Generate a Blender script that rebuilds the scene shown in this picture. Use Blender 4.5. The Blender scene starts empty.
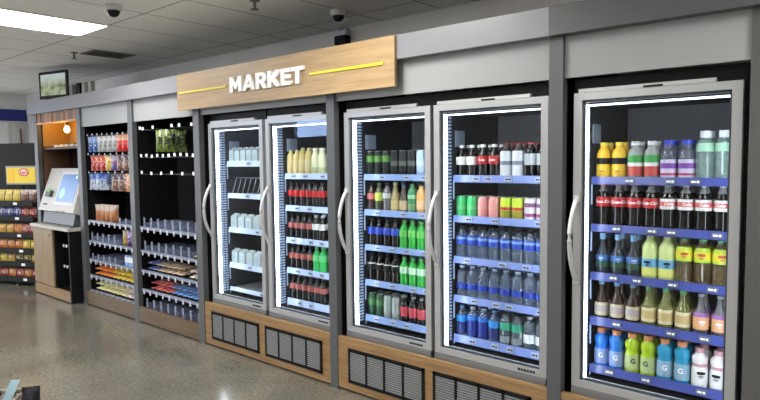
import bpy, bmesh, math, random
from mathutils import Vector, Matrix
random.seed(7)
S = bpy.context.scene
COL = S.collection
PI = math.pi

# ------------------------------------------------------------------ materials
_M = {}
def nt(name):
    m = bpy.data.materials.new(name); m.use_nodes = True
    n = m.node_tree; b = n.nodes['Principled BSDF']
    return m, n, b
def mat(name, col, rough=.5, metal=0., emit=0., coat=0., noise=0., nscale=20., spec=None, alpha=None):
    if name in _M: return _M[name]
    if spec is None and max(col) < .06: spec = .15
    m, n, b = nt(name)
    b.inputs['Base Color'].default_value = (*col, 1)
    b.inputs['Roughness'].default_value = rough
    b.inputs['Metallic'].default_value = metal
    if coat: b.inputs['Coat Weight'].default_value = coat
    if spec is not None: b.inputs['Specular IOR Level'].default_value = spec
    if emit:
        b.inputs['Emission Color'].default_value = (*col, 1)
        b.inputs['Emission Strength'].default_value = emit
    if noise:
        tc = n.nodes.new('ShaderNodeTexCoord'); t = n.nodes.new('ShaderNodeTexNoise')
        t.inputs['Scale'].default_value = nscale
        r = n.nodes.new('ShaderNodeValToRGB')
        r.color_ramp.elements[0].position = .3; r.color_ramp.elements[1].position = .7
        r.color_ramp.elements[0].color = (*[max(0, c * (1 - noise)) for c in col], 1)
        r.color_ramp.elements[1].color = (*[min(1, c * (1 + noise)) for c in col], 1)
        n.links.new(tc.outputs['Object'], t.inputs['Vector'])
        n.links.new(t.outputs['Fac'], r.inputs['Fac'])
        n.links.new(r.outputs['Color'], b.inputs['Base Color'])
    _M[name] = m
    return m
def clear_mat(name, col, trans=.5, rough=.06):
    """thin clear plastic: part see-through, part glossy"""
    if name in _M: return _M[name]
    m, n, b = nt(name)
    b.inputs['Base Color'].default_value = (*col, 1); b.inputs['Roughness'].default_value = rough; b.inputs['Specular IOR Level'].default_value = 1.
    t = n.nodes.new('ShaderNodeBsdfTransparent'); t.inputs['Color'].default_value = (*[min(1, .55 + .45 * c / max(col)) for c in col], 1)
    mx = n.nodes.new('ShaderNodeMixShader'); mx.inputs['Fac'].default_value = 1 - trans
    n.links.new(t.outputs[0], mx.inputs[1]); n.links.new(b.outputs[0], mx.inputs[2])
    n.links.new(mx.outputs[0], n.nodes['Material Output'].inputs['Surface'])
    _M[name] = m
    return m
def door_glass():
    m, n, b = nt('door_glass')
    t = n.nodes.new('ShaderNodeBsdfTransparent'); t.inputs['Color'].default_value = (.95, .97, .98, 1)
    g = n.nodes.new('ShaderNodeBsdfGlossy'); g.inputs['Roughness'].default_value = .01
    lw_ = n.nodes.new('ShaderNodeLayerWeight'); lw_.inputs['Blend'].default_value = .5
    pw = n.nodes.new('ShaderNodeMath'); pw.operation = 'POWER'; pw.inputs[1].default_value = 5
    f = n.nodes.new('ShaderNodeMath'); f.operation = 'MULTIPLY_ADD'; f.inputs[1].default_value = .9; f.inputs[2].default_value = .012
    n.links.new(lw_.outputs['Facing'], pw.inputs[0]); n.links.new(pw.outputs[0], f.inputs[0])
    mx = n.nodes.new('ShaderNodeMixShader')
    n.links.new(f.outputs[0], mx.inputs['Fac'])
    n.links.new(t.outputs[0], mx.inputs[1]); n.links.new(g.outputs[0], mx.inputs[2])
    n.links.new(mx.outputs[0], n.nodes['Material Output'].inputs['Surface'])
    return m
def wood_mat(name, c1, c2, axis='x', scale=1., rough=.45):
    m, n, b = nt(name)
    tc = n.nodes.new('ShaderNodeTexCoord'); mp = n.nodes.new('ShaderNodeMapping')
    sc = {'x': (1.2, 22, 22), 'z': (22, 22, 1.2)}[axis]
    mp.inputs['Scale'].default_value = tuple(s * scale for s in sc)
    a = n.nodes.new('ShaderNodeTexNoise'); a.inputs['Scale'].default_value = 2.2; a.inputs['Detail'].default_value = 6; a.inputs['Distortion'].default_value = .6
    f = n.nodes.new('ShaderNodeTexNoise'); f.inputs['Scale'].default_value = 9; f.inputs['Detail'].default_value = 4
    mixf = n.nodes.new('ShaderNodeMath'); mixf.operation = 'MULTIPLY_ADD'; mixf.inputs[1].default_value = .35
    r = n.nodes.new('ShaderNodeValToRGB')
    r.color_ramp.elements[0].position = .38; r.color_ramp.elements[0].color = (*c1, 1)
    r.color_ramp.elements[1].position = .85; r.color_ramp.elements[1].color = (*c2, 1)
    L = n.links.new
    L(tc.outputs['Object'], mp.inputs['Vector']); L(mp.outputs[0], a.inputs['Vector']); L(mp.outputs[0], f.inputs['Vector'])
    L(f.outputs['Fac'], mixf.inputs[0]); L(a.outputs['Fac'], mixf.inputs[2]); L(mixf.outputs[0], r.inputs['Fac'])
    L(r.outputs['Color'], b.inputs['Base Color'])
    b.inputs['Roughness'].default_value = rough
    return m
def floor_mat():
    m, n, b = nt('polished_concrete'); L = n.links.new
    tc = n.nodes.new('ShaderNodeTexCoord')
    def noise(s, d, dist=0.):
        t = n.nodes.new('ShaderNodeTexNoise'); t.inputs['Scale'].default_value = s; t.inputs['Detail'].default_value = d; t.inputs['Distortion'].default_value = dist
        L(tc.outputs['Object'], t.inputs['Vector']); return t
    a, c, d = noise(1.1, 5, .3), noise(4.5, 6, .4), noise(42, 4)
    r1 = n.nodes.new('ShaderNodeValToRGB'); r1.color_ramp.elements[0].position = .32; r1.color_ramp.elements[1].position = .72
    r1.color_ramp.elements[0].color = (.118, .111, .096, 1); r1.color_ramp.elements[1].color = (.198, .187, .162, 1)
    r2 = n.nodes.new('ShaderNodeValToRGB'); r2.color_ramp.elements[0].position = .3; r2.color_ramp.elements[1].position = .75
    r2.color_ramp.elements[0].color = (.90, .89, .87, 1); r2.color_ramp.elements[1].color = (1.08, 1.06, 1.02, 1)
    r3 = n.nodes.new('ShaderNodeValToRGB'); r3.color_ramp.elements[0].position = .3; r3.color_ramp.elements[1].position = .7
    r3.color_ramp.elements[0].color = (.74, .73, .70, 1); r3.color_ramp.elements[1].color = (1.28, 1.26, 1.18, 1)
    L(a.outputs['Fac'], r1.inputs['Fac']); L(c.outputs['Fac'], r2.inputs['Fac']); L(d.outputs['Fac'], r3.inputs['Fac'])
    m1 = n.nodes.new('ShaderNodeMixRGB'); m1.blend_type = 'MULTIPLY'; m1.inputs['Fac'].default_value = 1
    m2 = n.nodes.new('ShaderNodeMixRGB'); m2.blend_type = 'MULTIPLY'; m2.inputs['Fac'].default_value = 1
    L(r1.outputs[0], m1.inputs[1]); L(r2.outputs[0], m1.inputs[2]); L(m1.outputs[0], m2.inputs[1]); L(r3.outputs[0], m2.inputs[2])
    L(m2.outputs[0], b.inputs['Base Color'])
    rr = n.nodes.new('ShaderNodeMapRange'); rr.inputs['To Min'].default_value = .13; rr.inputs['To Max'].default_value = .22
    L(c.outputs['Fac'], rr.inputs['Value']); L(rr.outputs[0], b.inputs['Roughness'])
    bp = n.nodes.new('ShaderNodeBump'); bp.inputs['Strength'].default_value = .012; bp.inputs['Distance'].default_value = .02
    L(c.outputs['Fac'], bp.inputs['Height']); L(bp.outputs[0], b.inputs['Normal'])
    b.inputs['Specular IOR Level'].default_value = 1.
    return m
def ceiling_mat():
    m, n, b = nt('ceiling_tiles'); L = n.links.new
    tc = n.nodes.new('ShaderNodeTexCoord'); sx = n.nodes.new('ShaderNodeSeparateXYZ'); L(tc.outputs['Object'], sx.inputs[0])
    def line(out, off, period, w):
        s = n.nodes.new('ShaderNodeMath'); s.operation = 'ADD'; s.inputs[1].default_value = off + 100 * period + w / 2; L(out, s.inputs[0])
        q = n.nodes.new('ShaderNodeMath'); q.operation = 'MODULO'; q.inputs[1].default_value = period; L(s.outputs[0], q.inputs[0])
        c = n.nodes.new('ShaderNodeMath'); c.operation = 'LESS_THAN'; c.inputs[1].default_value = w; L(q.outputs[0], c.inputs[0]); return c
    lx = line(sx.outputs['X'], 4.235, .55, .013); ly = line(sx.outputs['Y'], .48, 1.10, .013)
    mx = n.nodes.new('ShaderNodeMath'); mx.operation = 'MAXIMUM'; L(lx.outputs[0], mx.inputs[0]); L(ly.outputs[0], mx.inputs[1])
    ns = n.nodes.new('ShaderNodeTexNoise'); ns.inputs['Scale'].default_value = 3; L(tc.outputs['Object'], ns.inputs['Vector'])
    r = n.nodes.new('ShaderNodeValToRGB'); r.color_ramp.elements[0].color = (.78, .755, .71, 1); r.color_ramp.elements[1].color = (.86, .84, .80, 1)
    L(ns.outputs['Fac'], r.inputs['Fac'])
    k = n.nodes.new('ShaderNodeMixRGB'); k.inputs[2].default_value = (.30, .285, .265, 1)
    L(mx.outputs[0], k.inputs['Fac']); L(r.outputs[0], k.inputs[1]); L(k.outputs[0], b.inputs['Base Color'])
    b.inputs['Roughness'].default_value = .9
    return m
def bag_mat(name, bottom, top, spot):
    """printed foil bag: two colours split across its height with a blotchy printed motif"""
    if name in _M: return _M[name]
    m, n, b = nt(name); L = n.links.new
    tc = n.nodes.new('ShaderNodeTexCoord'); sx = n.nodes.new('ShaderNodeSeparateXYZ'); L(tc.outputs['Generated'], sx.inputs[0])
    ns = n.nodes.new('ShaderNodeTexNoise'); ns.inputs['Scale'].default_value = 2.5; L(tc.outputs['Generated'], ns.inputs['Vector'])
    ad = n.nodes.new('ShaderNodeMath'); ad.operation = 'MULTIPLY_ADD'; ad.inputs[1].default_value = .5; L(ns.outputs['Fac'], ad.inputs[0]); L(sx.outputs['Z'], ad.inputs[2])
    r = n.nodes.new('ShaderNodeValToRGB'); r.color_ramp.interpolation = 'CONSTANT'
    r.color_ramp.elements[0].color = (*bottom, 1); r.color_ramp.elements[1].position = .86; r.color_ramp.elements[1].color = (*top, 1)
    L(ad.outputs[0], r.inputs['Fac'])
    v = n.nodes.new('ShaderNodeTexNoise'); v.inputs['Scale'].default_value = 6.; v.inputs['Detail'].default_value = 1; L(tc.outputs['Generated'], v.inputs['Vector'])
    g = n.nodes.new('ShaderNodeMath'); g.operation = 'GREATER_THAN'; g.inputs[1].default_value = .50 if name.endswith('lime') else .55; L(v.outputs['Fac'], g.inputs[0])
    k = n.nodes.new('ShaderNodeMixRGB'); k.inputs[2].default_value = (*spot, 1); L(g.outputs[0], k.inputs['Fac']); L(r.outputs[0], k.inputs[1])
    L(k.outputs[0], b.inputs['Base Color'])
    b.inputs['Roughness'].default_value = .28; b.inputs['Specular IOR Level'].default_value = .6
    _M[name] = m
    return m

# ------------------------------------------------------------------ mesh helpers
class MB:
    def __init__(s): s.b = bmesh.new()
    def box(s, x0, x1, y0, y1, z0, z1, bev=0.):
        r = bmesh.ops.create_cube(s.b, size=1)
        for v in r['verts']:
            v.co = Vector(((x0 + x1) / 2 + v.co.x * (x1 - x0), (y0 + y1) / 2 + v.co.y * (y1 - y0), (z0 + z1) / 2 + v.co.z * (z1 - z0)))
        if bev:
            es = list({e for v in r['verts'] for e in v.link_edges})
            bmesh.ops.bevel(s.b, geom=es, offset=bev, segments=2, affect='EDGES', profile=.6)
        return s
    def hexa(s, pts):
        """eight corners: bottom four then top four, both counter-clockwise from above"""
        v = [s.b.verts.new(p) for p in pts]
        for f in ((3, 2, 1, 0), (4, 5, 6, 7), (0, 1, 5, 4), (1, 2, 6, 5), (2, 3, 7, 6), (3, 0, 4, 7)): s.b.faces.new([v[i] for i in f])
        return s
    def lathe(s, prof, n=20, c=(0, 0, 0), cap=True, axis='z', flute=None):
        rings = []
        for (r, z) in prof:
            ring = []
            for i in range(n):
                a = 2 * PI * i / n
                q = r if not flute else r * (1 - flute[1] * (.5 + .5 * math.cos(flute[0] * a)) * (1 if flute[2] < z < flute[3] else 0))
                p = (q * math.cos(a), q * math.sin(a), z)
                if axis == 'y': p = (p[0], p[2], -p[1])
                if axis == 'x': p = (p[2], p[0], p[1])
                ring.append(s.b.verts.new((c[0] + p[0], c[1] + p[1], c[2] + p[2])))
            rings.append(ring)
        for a, b in zip(rings, rings[1:]):
            for i in range(n): s.b.faces.new((a[i], a[(i + 1) % n], b[(i + 1) % n], b[i]))
        if cap:
            s.b.faces.new(rings[0][::-1]); s.b.faces.new(rings[-1])
        return s
    def tube(s, pts, r, n=8):
        pts = [Vector(p) for p in pts]; rings = []
        for i, p in enumerate(pts):
            d = (pts[min(i + 1, len(pts) - 1)] - pts[max(i - 1, 0)]).normalized()
            u = d.cross(Vector((0, 0, 1)))
            if u.length < .05: u = d.cross(Vector((1, 0, 0)))
            u.normalize(); w = d.cross(u)
            rr = r[i] if isinstance(r, (list, tuple)) else r
            rings.append([s.b.verts.new(p + rr * (math.cos(2 * PI * k / n) * u + math.sin(2 * PI * k / n) * w)) for k in range(n)])
        for a, b in zip(rings, rings[1:]):
            for i in range(n): s.b.faces.new((a[i], a[(i + 1) % n], b[(i + 1) % n], b[i]))
        s.b.faces.new(rings[0][::-1]); s.b.faces.new(rings[-1])
        return s
    def bag(s, w, h, t, seed=0, nu=9, nv=11):
        """pillow pouch standing on z=0, facing -y, crimped flat along its top and bottom seams"""
        rnd = random.Random(seed); ph = [rnd.uniform(0, 6.28) for _ in range(4)]
        grids = []
        for sg in (-1, 1):
            g = []
            for j in range(nv):
                row = []
                for i in range(nu):
                    u = i / (nu - 1); v = j / (nv - 1)
                    e = max(0, 1 - abs(2 * u - 1) ** 3) * max(0, 1 - abs(2 * v - 1) ** 2.6)
                    pinch = 1 - .07 * math.sin(PI * v) + .05 * abs(2 * v - 1) ** 6
                    x = (u - .5) * w * pinch
                    wr = .06 * math.sin(9 * u + ph[0]) * math.sin(7 * v + ph[1]) + .05 * math.sin(17 * v + ph[2])
                    y = sg * t / 2 * e * (1 + 2.2 * wr) + .004 * math.sin(8 * u + ph[3]) * abs(2 * v - 1) ** 4
                    row.append(s.b.verts.new((x, y, v * h)))
                g.append(row)
            grids.append(g)
        for k, g in enumerate(grids):
            for j in range(nv - 1):
                for i in range(nu - 1):
                    f = (g[j][i], g[j][i + 1], g[j + 1][i + 1], g[j + 1][i])
                    s.b.faces.new(f if k == 0 else f[::-1])
        bmesh.ops.remove_doubles(s.b, verts=s.b.verts, dist=.0004)
        return s
    def xform(s, M): bmesh.ops.transform(s.b, matrix=M, verts=s.b.verts); return s
    def build(s, name, m, parent=None, smooth=False, loc=None):
        bmesh.ops.recalc_face_normals(s.b, faces=s.b.faces)
        me = bpy.data.meshes.new(name); s.b.to_mesh(me); s.b.free()
        if smooth:
            me.shade_smooth() if hasattr(me, 'shade_smooth') else None
            try: me.set_sharp_from_angle(angle=.7)
            except Exception: pass
        me.materials.append(m)
        o = bpy.data.objects.new(name, me); COL.objects.link(o)
        if parent is not None: o.parent = parent
        if loc: o.location = loc
        return o
def tag(o, label=None, cat=None, group=None, kind=None):
    for k, v in (('label', label), ('category', cat), ('group', group), ('kind', kind)):
        if v: o[k] = v
    return o
def thing(name, label, cat, loc=(0, 0, 0), rz=0., group=None):
    o = bpy.data.objects.new(name, None); COL.objects.link(o); o.empty_display_size = .05
    o.location = loc; o.rotation_euler = (0, 0, rz)
    return tag(o, label, cat, group)
def struct(mb, name, m, label):
    return tag(mb.build(name, m), label, name.split('_')[0], kind='structure')
def dup(root, loc, rz, label, group, rot=None):
    r = root.copy(); COL.objects.link(r); r.location = loc; r.rotation_euler = rot or (0, 0, rz)
    r['label'] = label
    if group: r['group'] = group
    for ch in root.children:
        c = ch.copy(); COL.objects.link(c); c.parent = r
        for g in ch.children:
            d = g.copy(); COL.objects.link(d); d.parent = c
    return r
_T = {}
def text_mesh(s, size, bold=0., shear=0., extrude=0., space=1.):
    """flat lettering centred on the origin in the x-z plane, facing -y"""
    key = (s, size, bold, shear, extrude, space)
    if key not in _T:
        cu = bpy.data.curves.new('lettering', 'FONT'); cu.body = s; cu.size = size; cu.offset = bold; cu.shear = shear; cu.extrude = extrude
        cu.align_x = 'CENTER'; cu.align_y = 'CENTER'; cu.resolution_u = 3; cu.space_character = space
        o = bpy.data.objects.new('lettering', cu); COL.objects.link(o)
        dg = bpy.context.evaluated_depsgraph_get(); dg.update()
        me = bpy.data.meshes.new_from_object(o.evaluated_get(dg))
        bpy.data.objects.remove(o); bpy.data.curves.remove(cu)
        me.transform(Matrix.Rotation(PI / 2, 4, 'X'))
        _T[key] = me
    return _T[key]
def text_flat(s, size, m, parent, loc, rot=(0, 0, 0), name='lettering', **k):
    me = text_mesh(s, size, **k).copy(); me.materials.clear(); me.materials.append(m)
    o = bpy.data.objects.new(name, me); COL.objects.link(o); o.parent = parent; o.location = loc; o.rotation_euler = rot
    return o
def text_round(s, size, m, parent, R, z, ang=0., name='lettering', **k):
    me = text_mesh(s, size, **k).copy()
    for v in me.vertices:
        a = -PI / 2 + v.co.x / R + ang
        v.co = Vector((R * math.cos(a), R * math.sin(a), z + v.co.z))
    me.materials.clear(); me.materials.append(m)
    o = bpy.data.objects.new(name, me); COL.objects.link(o); o.parent = parent
    return o
ORD = ['first', 'second', 'third', 'fourth', 'fifth', 'sixth', 'seventh', 'eighth', 'ninth', 'tenth', 'eleventh', 'twelfth']
SHELF = ['top shelf', 'second shelf', 'middle shelf', 'fourth shelf', 'bottom shelf']

# ------------------------------------------------------------------ palette
black = mat('black_laminate', (.006, .006, .007), .5, spec=.15)
black_m = mat('matt_black', (.009, .009, .010), .6, spec=.15)
grey = mat('grey_laminate', (.082, .086, .092), .42)
fasc = mat('silver_grey_laminate', (.205, .208, .225), .36)
white_panel = mat('pale_grey_panel', (.30, .312, .312), .5)
alu = mat('brushed_aluminium', (.40, .405, .415), .32, .3)
alu_d = mat('dark_aluminium', (.20, .205, .215), .4, .4)
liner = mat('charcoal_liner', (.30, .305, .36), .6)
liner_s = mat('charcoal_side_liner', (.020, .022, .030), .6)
led_d = mat('led_strip_dim', (.88, .95, 1.0), .5, emit=2.6)
led = mat('led_strip', (.88, .95, 1.0), .5, emit=16.)
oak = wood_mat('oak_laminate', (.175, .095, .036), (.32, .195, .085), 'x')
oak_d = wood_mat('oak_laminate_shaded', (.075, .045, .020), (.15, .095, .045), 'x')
oak_sign = wood_mat('pale_oak_laminate', (.26, .165, .075), (.42, .285, .14), 'x')
oak_v = wood_mat('oak_laminate_upright', (.19, .125, .062), (.32, .225, .12), 'z')
yellow = mat('yellow_acrylic', (.72, .56, .02), .35)
white = mat('white_plastic', (.82, .82, .82), .4)
ticket = mat('white_ticket', (.85, .86, .88), .5)
ink = mat('black_ink', (.015, .015, .02), .5)
ink_w = mat('white_ink', (.88, .88, .88), .45)
tagm = mat('hook_tag_white', (.85, .87, .9), .4)
rail_blue = {}
GLASS = door_glass()

# ------------------------------------------------------------------ room
struct(MB().box(-10.7, 3.2, -5.6, 1.0, -.1, 0), 'floor', floor_mat(), 'polished mottled grey-brown concrete floor')
struct(MB().box(-10.7, 3.2, -5.6, 1.0, 2.579, 2.66), 'ceiling', ceiling_mat(), 'suspended ceiling of off-white tiles in a metal grid')
wallm = mat('beige_wall_paint', (.72, .69, .63), .8, noise=.05, nscale=2)
struct(MB().box(-10.7, 3.2, .9, 1.0, 0, 2.579), 'wall_back', wallm, 'beige painted wall behind the row of coolers')
struct(MB().box(-10.7, -10.6, -5.6, 1.0, 0, 2.579), 'wall_left', mat('off_white_wall', (.82, .81, .78), .8), 'off-white far wall with a blue band')
struct(MB().box(3.1, 3.2, -5.6, 1.0, 0, 2.579), 'wall_right', wallm, 'beige wall at the camera end of the shop')
wf = MB().box(-10.7, -9.75, -5.7, -5.6, 0, 2.579).box(-8.65, 3.2, -5.7, -5.6, 0, 2.579).box(-9.75, -8.65, -5.7, -5.6, 0, 1.98).box(-9.75, -8.65, -5.7, -5.6, 2.46, 2.579)
struct(wf, 'wall_front', mat('white_wall_paint', (.50, .49, .47), .8), 'beige wall across the aisle from the coolers')
w1 = tag(MB().box(-9.75, -8.65, -5.68, -5.66, 1.98, 2.46).build('window_1', mat('daylight_pane', (.45, .62, 1.), .3, emit=26.)), 'bright high window across the aisle, mirrored in a cooler door', 'window', kind='structure')
wfr = MB()
for a in ((-9.77, -9.73, 1.95, 2.49), (-8.67, -8.63, 1.95, 2.49)): wfr.box(a[0], a[1], -5.66, -5.58, a[2], a[3])
for a in ((1.95, 1.985), (2.455, 2.49)): wfr.box(-9.77, -8.63, -5.66, -5.58, *a)
wfr.build('window_frame', alu_d, w1)
struct(MB().box(-10.6, -10.585, -5.6, .9, 2.165, 2.345), 'trim_1', mat('royal_blue_band', (.012, .025, .20), .5), 'royal blue band along the far wall')
struct(MB().box(-10.6, -10.59, -3.9, -.8, .5, 2.15), 'window_added_fill', mat('added_fill_daylight', (.86, .93, 1.), .3, emit=2.5), 'unseen glowing panel added along the far wall to brighten the ceiling')  # invented glowing pane out of view, added to brighten the ceiling
t2 = MB()
t2.box(-10.6, -10.57, -1., .9, 2.14, 2.165)
for y in (.62, .74, .86): t2.box(-10.6, -10.56, y, y + .035, 0, 2.14)
struct(t2, 'trim_2', mat('pale_wall_trim', (.55, .55, .54), .6), 'pale vertical trims on the far wall under the blue band')
struct(MB().box(-10.6, -10.55, .78, .80, 1.2, 2.05), 'trim_3', mat('brown_trim', (.20, .09, .045), .5), 'thin brown upright on the far wall')
struct(MB().box(-8.85, -8.72, .84, .9, 2.2, 2.579), 'trim_4', mat('taupe_post', (.30, .27, .235), .7), 'taupe post on the wall behind the picture screen')
struct(MB().box(-8.575, -8.46, .83, .9, 2.2, 2.579), 'trim_5', mat('black_post', (.015, .015, .016), .5), 'black post on the wall behind the picture screen')
struct(MB().box(-8.44, -8.36, .85, .9, 2.2, 2.579).box(-8.24, -8.17, .85, .9, 2.2, 2.579), 'trim_6', mat('pale_post', (.50, .48, .43), .7), 'pale posts on the wall above the fascia')

# ceiling lights: one in view, the rest unseen, some added to brighten the shop
lamp_m = mat('light_diffuser', (1., .985, .95), .5, emit=22.)
def ceiling_light(x, y, label, horiz=False):
    t = thing('ceiling_light', label, 'ceiling light', (x, y, 2.579), 0, 'recessed ceiling lights')
    a, b = (.275, .55)
    MB().box(-a + .012, a - .012, -b + .012, b - .012, -.006, -.001).build('diffuser', lamp_m, t)
    f = MB()
    for s in (-1, 1):
        f.box(s * a - .012, s * a + .012, -b - .012, b + .012, -.010, 0); f.box(-a, a, s * b - .012, s * b + .012, -.010, 0)
    f.build('frame', white, t)
ceiling_light(-5.06, -1.03, 'bright rectangular ceiling light over the aisle by the snack bays')
for (x, y, w) in ((-7.81, -2.13, 'opposite the checkout'), (-5.06, -4.33, 'in front of the far wall'), (-2.31, -1.03, 'added in front of the bottled-water cooler'), (-2.31, -3.23, 'behind the photographer'), (.44, -1.03, 'added beside the end cooler'), (.44, -4.33, 'in the corner by the entrance'), (-8.91, -3.23, 'added near the far wall'), (-3.41, -4.33, 'added in the second row of the aisle')):
    ceiling_light(x, y, 'unseen rectangular ceiling light ' + w)

# ------------------------------------------------------------------ casing round the whole row
cas = thing('shopfront_casing', 'grey panelled joinery casing framing the whole row of coolers and snack bays', 'casing', (0, 0, 0))
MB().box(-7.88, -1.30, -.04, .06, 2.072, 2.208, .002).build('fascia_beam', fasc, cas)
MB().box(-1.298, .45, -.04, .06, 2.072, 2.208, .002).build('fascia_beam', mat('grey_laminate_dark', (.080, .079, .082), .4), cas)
MB().box(-7.86, .45, .06, .86, 2.15, 2.17).build('light_block_cover', black_m, cas)  # unseen cover added to block light above the casing
MB().box(-7.80, -7.775, .05, .85, 0, 2.15).build('end_panel', grey, cas)
PX = [(-7.80, -7.705), (-6.625, -6.54), (-5.512, -5.429), (-4.413, -4.329), (-2.856, -2.786), (-1.319, -1.248), (-.48, -.405)]
for i, (a, b) in enumerate(PX):
    MB().box(a, b, 0, .048, 0, 2.072, .0015).build('pillar', grey if i < 6 else mat('grey_laminate_warm', (.085, .083, .082), .42), cas)
    if i in (1, 2, 3, 4, 5): MB().box(a + .016, b - .016, .049, .76, 0, 2.072).build('partition', black, cas)
MB().box(-.405, .45, .01, .05, 0, 2.072).build('end_infill_panel', grey, cas)
bays = [(PX[i][1], PX[i + 1][0]) for i in range(6)]
for i, (a, b) in enumerate(bays):
    if i == 0: continue
    MB().box(a, b, .02, .04, 1.876, 2.072).build('transom_panel', white_panel, cas)
    if i < 3:
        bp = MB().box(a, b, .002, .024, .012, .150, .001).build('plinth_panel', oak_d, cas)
        MB().box(a, b, .04, .049, 0, .085).build('toe_recess', black, cas)
    else:
        bp = MB().box(a, b, .006, .034, .014, .355, .001).build('base_panel', oak, cas)
        MB().box(a, b, .05, .06, 0, .30).build('toe_recess', black, cas)
        xs = {3: [(-4.225, -3.615), (-3.538, -2.935)], 4: [(-2.687, -2.078), (-2.015, -1.405)], 5: [(-1.17, -.56)]}[i]
        for (g0, g1) in xs:
            f = MB(); z0, z1 = .066, .290
            f.box(g0, g1, .002, .0055, z0, z1)
            f.box(g0, g1, -.004, .003, z1 - .018, z1).box(g0, g1, -.004, .003, z0, z0 + .016)
            w = (g1 - g0)
            for k in range(5): xx = g0 + k * (w - .018) / 4; f.box(xx, xx + .018, -.004, .003, z0, z1)
            gr = f.build('vent_grille', black_m, bp)
            l = MB()
            for k in range(4):
                xa = g0 + k * (w - .018) / 4 + .018; xb = g0 + (k + 1) * (w - .018) / 4
                for q in range(13):
                    zz = z0 + .022 + q * .0142
                    l.hexa([(xa, -.003, zz), (xb, -.003, zz), (xb, .0018, zz + .003), (xa, .0018, zz + .003), (xa, -.003, zz + .0065), (xb, -.003, zz + .0065), (xb, .0018, zz + .009), (xa, .0018, zz + .009)])
            l.build('louvre', mat('louvre_grey', (.20, .205, .215), .4), bp)
        # black strips closing the gaps beside the coolers
COOL = {'A1': (-4.275, -3.582), 'A2': (-3.545, -2.858), 'B1': (-2.745, -2.062), 'B2': (-2.037, -1.345), 'C': (-1.215, -.512)}

# ------------------------------------------------------------------ MARKET sign
sg = thing('market_sign', 'long oak sign board reading MARKET with yellow lines, on the grey fascia', 'sign', (-3.382, -.05, 1.917))
MB().box(-1.153, 1.153, -.0105, .0095, 0, .287, .001).build('sign_board', oak_sign, sg)
GL = {
 'M': (.95, [[(0,0),(0,1),(.25,1),(.475,.52),(.70,1),(.95,1),(.95,0),(.71,0),(.71,.55),(.53,.18),(.42,.18),(.24,.55),(.24,0)]]),
 'A': (.95, [[(0,0),(.36,1),(.59,1),(.95,0),(.70,0),(.64,.18),(.31,.18),(.25,0)], [(.375,.37),(.475,.68),(.575,.37)]]),
 'R': (.80, [[(0,0),(0,1),(.44,1),(.60,.96),(.71,.87),(.76,.72),(.74,.56),(.67,.45),(.57,.39),(.80,0),(.53,0),(.34,.34),(.24,.34),(.24,0)], [(.24,.54),(.24,.80),(.42,.80),(.49,.75),(.51,.67),(.49,.59),(.42,.54)]]),
 'K': (.85, [[(0,0),(0,1),(.24,1),(.24,.62),(.53,1),(.82,1),(.47,.56),(.85,0),(.57,0),(.31,.38),(.24,.29),(.24,0)]]),
 'E': (.66, [[(0,0),(0,1),(.65,1),(.65,.8),(.24,.8),(.24,.61),(.58,.61),(.58,.41),(.24,.41),(.24,.2),(.66,.2),(.66,0)]]),
 'T': (.74, [[(.25,0),(.25,.79),(0,.79),(0,1),(.74,1),(.74,.79),(.49,.79),(.49,0)]]),
}
def glyph(ch, sx, sz, depth, name, m, parent, loc):
    cu = bpy.data.curves.new(name, 'CURVE'); cu.dimensions = '2D'; cu.fill_mode = 'BOTH'; cu.extrude = depth / 2; cu.offset = .0022
    for loop in GL[ch][1]:
        sp = cu.splines.new('POLY'); sp.points.add(len(loop) - 1); sp.use_cyclic_u = True
        for p, (x, y) in zip(sp.points, loop): p.co = (x * sx, y * sz, 0, 1)
    o = bpy.data.objects.new(name, cu); COL.objects.link(o)
    dg = bpy.context.evaluated_depsgraph_get(); dg.update()
    me = bpy.data.meshes.new_from_object(o.evaluated_get(dg)); bpy.data.objects.remove(o)
    me.transform(Matrix.Rotation(PI / 2, 4, 'X')); me.materials.clear(); me.materials.append(m)
    q = bpy.data.objects.new(name, me); COL.objects.link(q); q.parent = parent; q.location = loc
lw = sum(GL[c][0] for c in 'MARKET'); gap = .09; total = .80
sx = total / (lw + 5 * gap); x = -3.785 + 3.382
let_m = mat('white_sign_letter', (.86, .86, .86), .35)
for c in 'MARKET':
    glyph(c, sx, .107, .018, 'letter', let_m, sg, (x, -.0195, .088)); x += (GL[c][0] + gap) * sx
for a, b in ((-4.492, -3.845), (-2.935, -2.312)):
    MB().box(a + 3.382, b + 3.382, -.018, -.0105, .130, .145).build('accent_line', yellow, sg)

# ------------------------------------------------------------------ drinks coolers
def rail_lit_mat(kind):
    cols = {'A1': (.50, .60, .80), 'A2': (.42, .52, .78), 'B1': (.20, .29, .54), 'B2': (.19, .26, .58), 'C': (.05, .07, .29)}  # same plastic throughout; LED strength and reflection angle are put into each colour
    return mat('price_rail_' + kind.lower(), cols[kind], .25)
RAILS = {
 'A1': [(1.457, 1.503), (1.20, 1.24), (.917, .96), (.622, .668), (.43, .462)],
 'A2': [(1.365, 1.407), (1.128, 1.17), (.888, .93), (.66, .702), (.42, .470)],
 'B1': [(1.367, 1.407), (1.135, 1.175), (.905, .943), (.668, .708), (.428, .472)],
 'B2': [(1.365, 1.406), (1.132, 1.172), (.892, .93), (.66, .70), (.42, .465)],
 'C': [(1.367, 1.405), (1.134, 1.171), (.892, .931), (.664, .706), (.42, .462)]}
CNAME = {'A1': 'half-empty cooler', 'A2': 'iced-coffee cooler', 'B1': 'mixed-drinks cooler', 'B2': 'bottled-water cooler', 'C': 'end cooler'}
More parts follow.
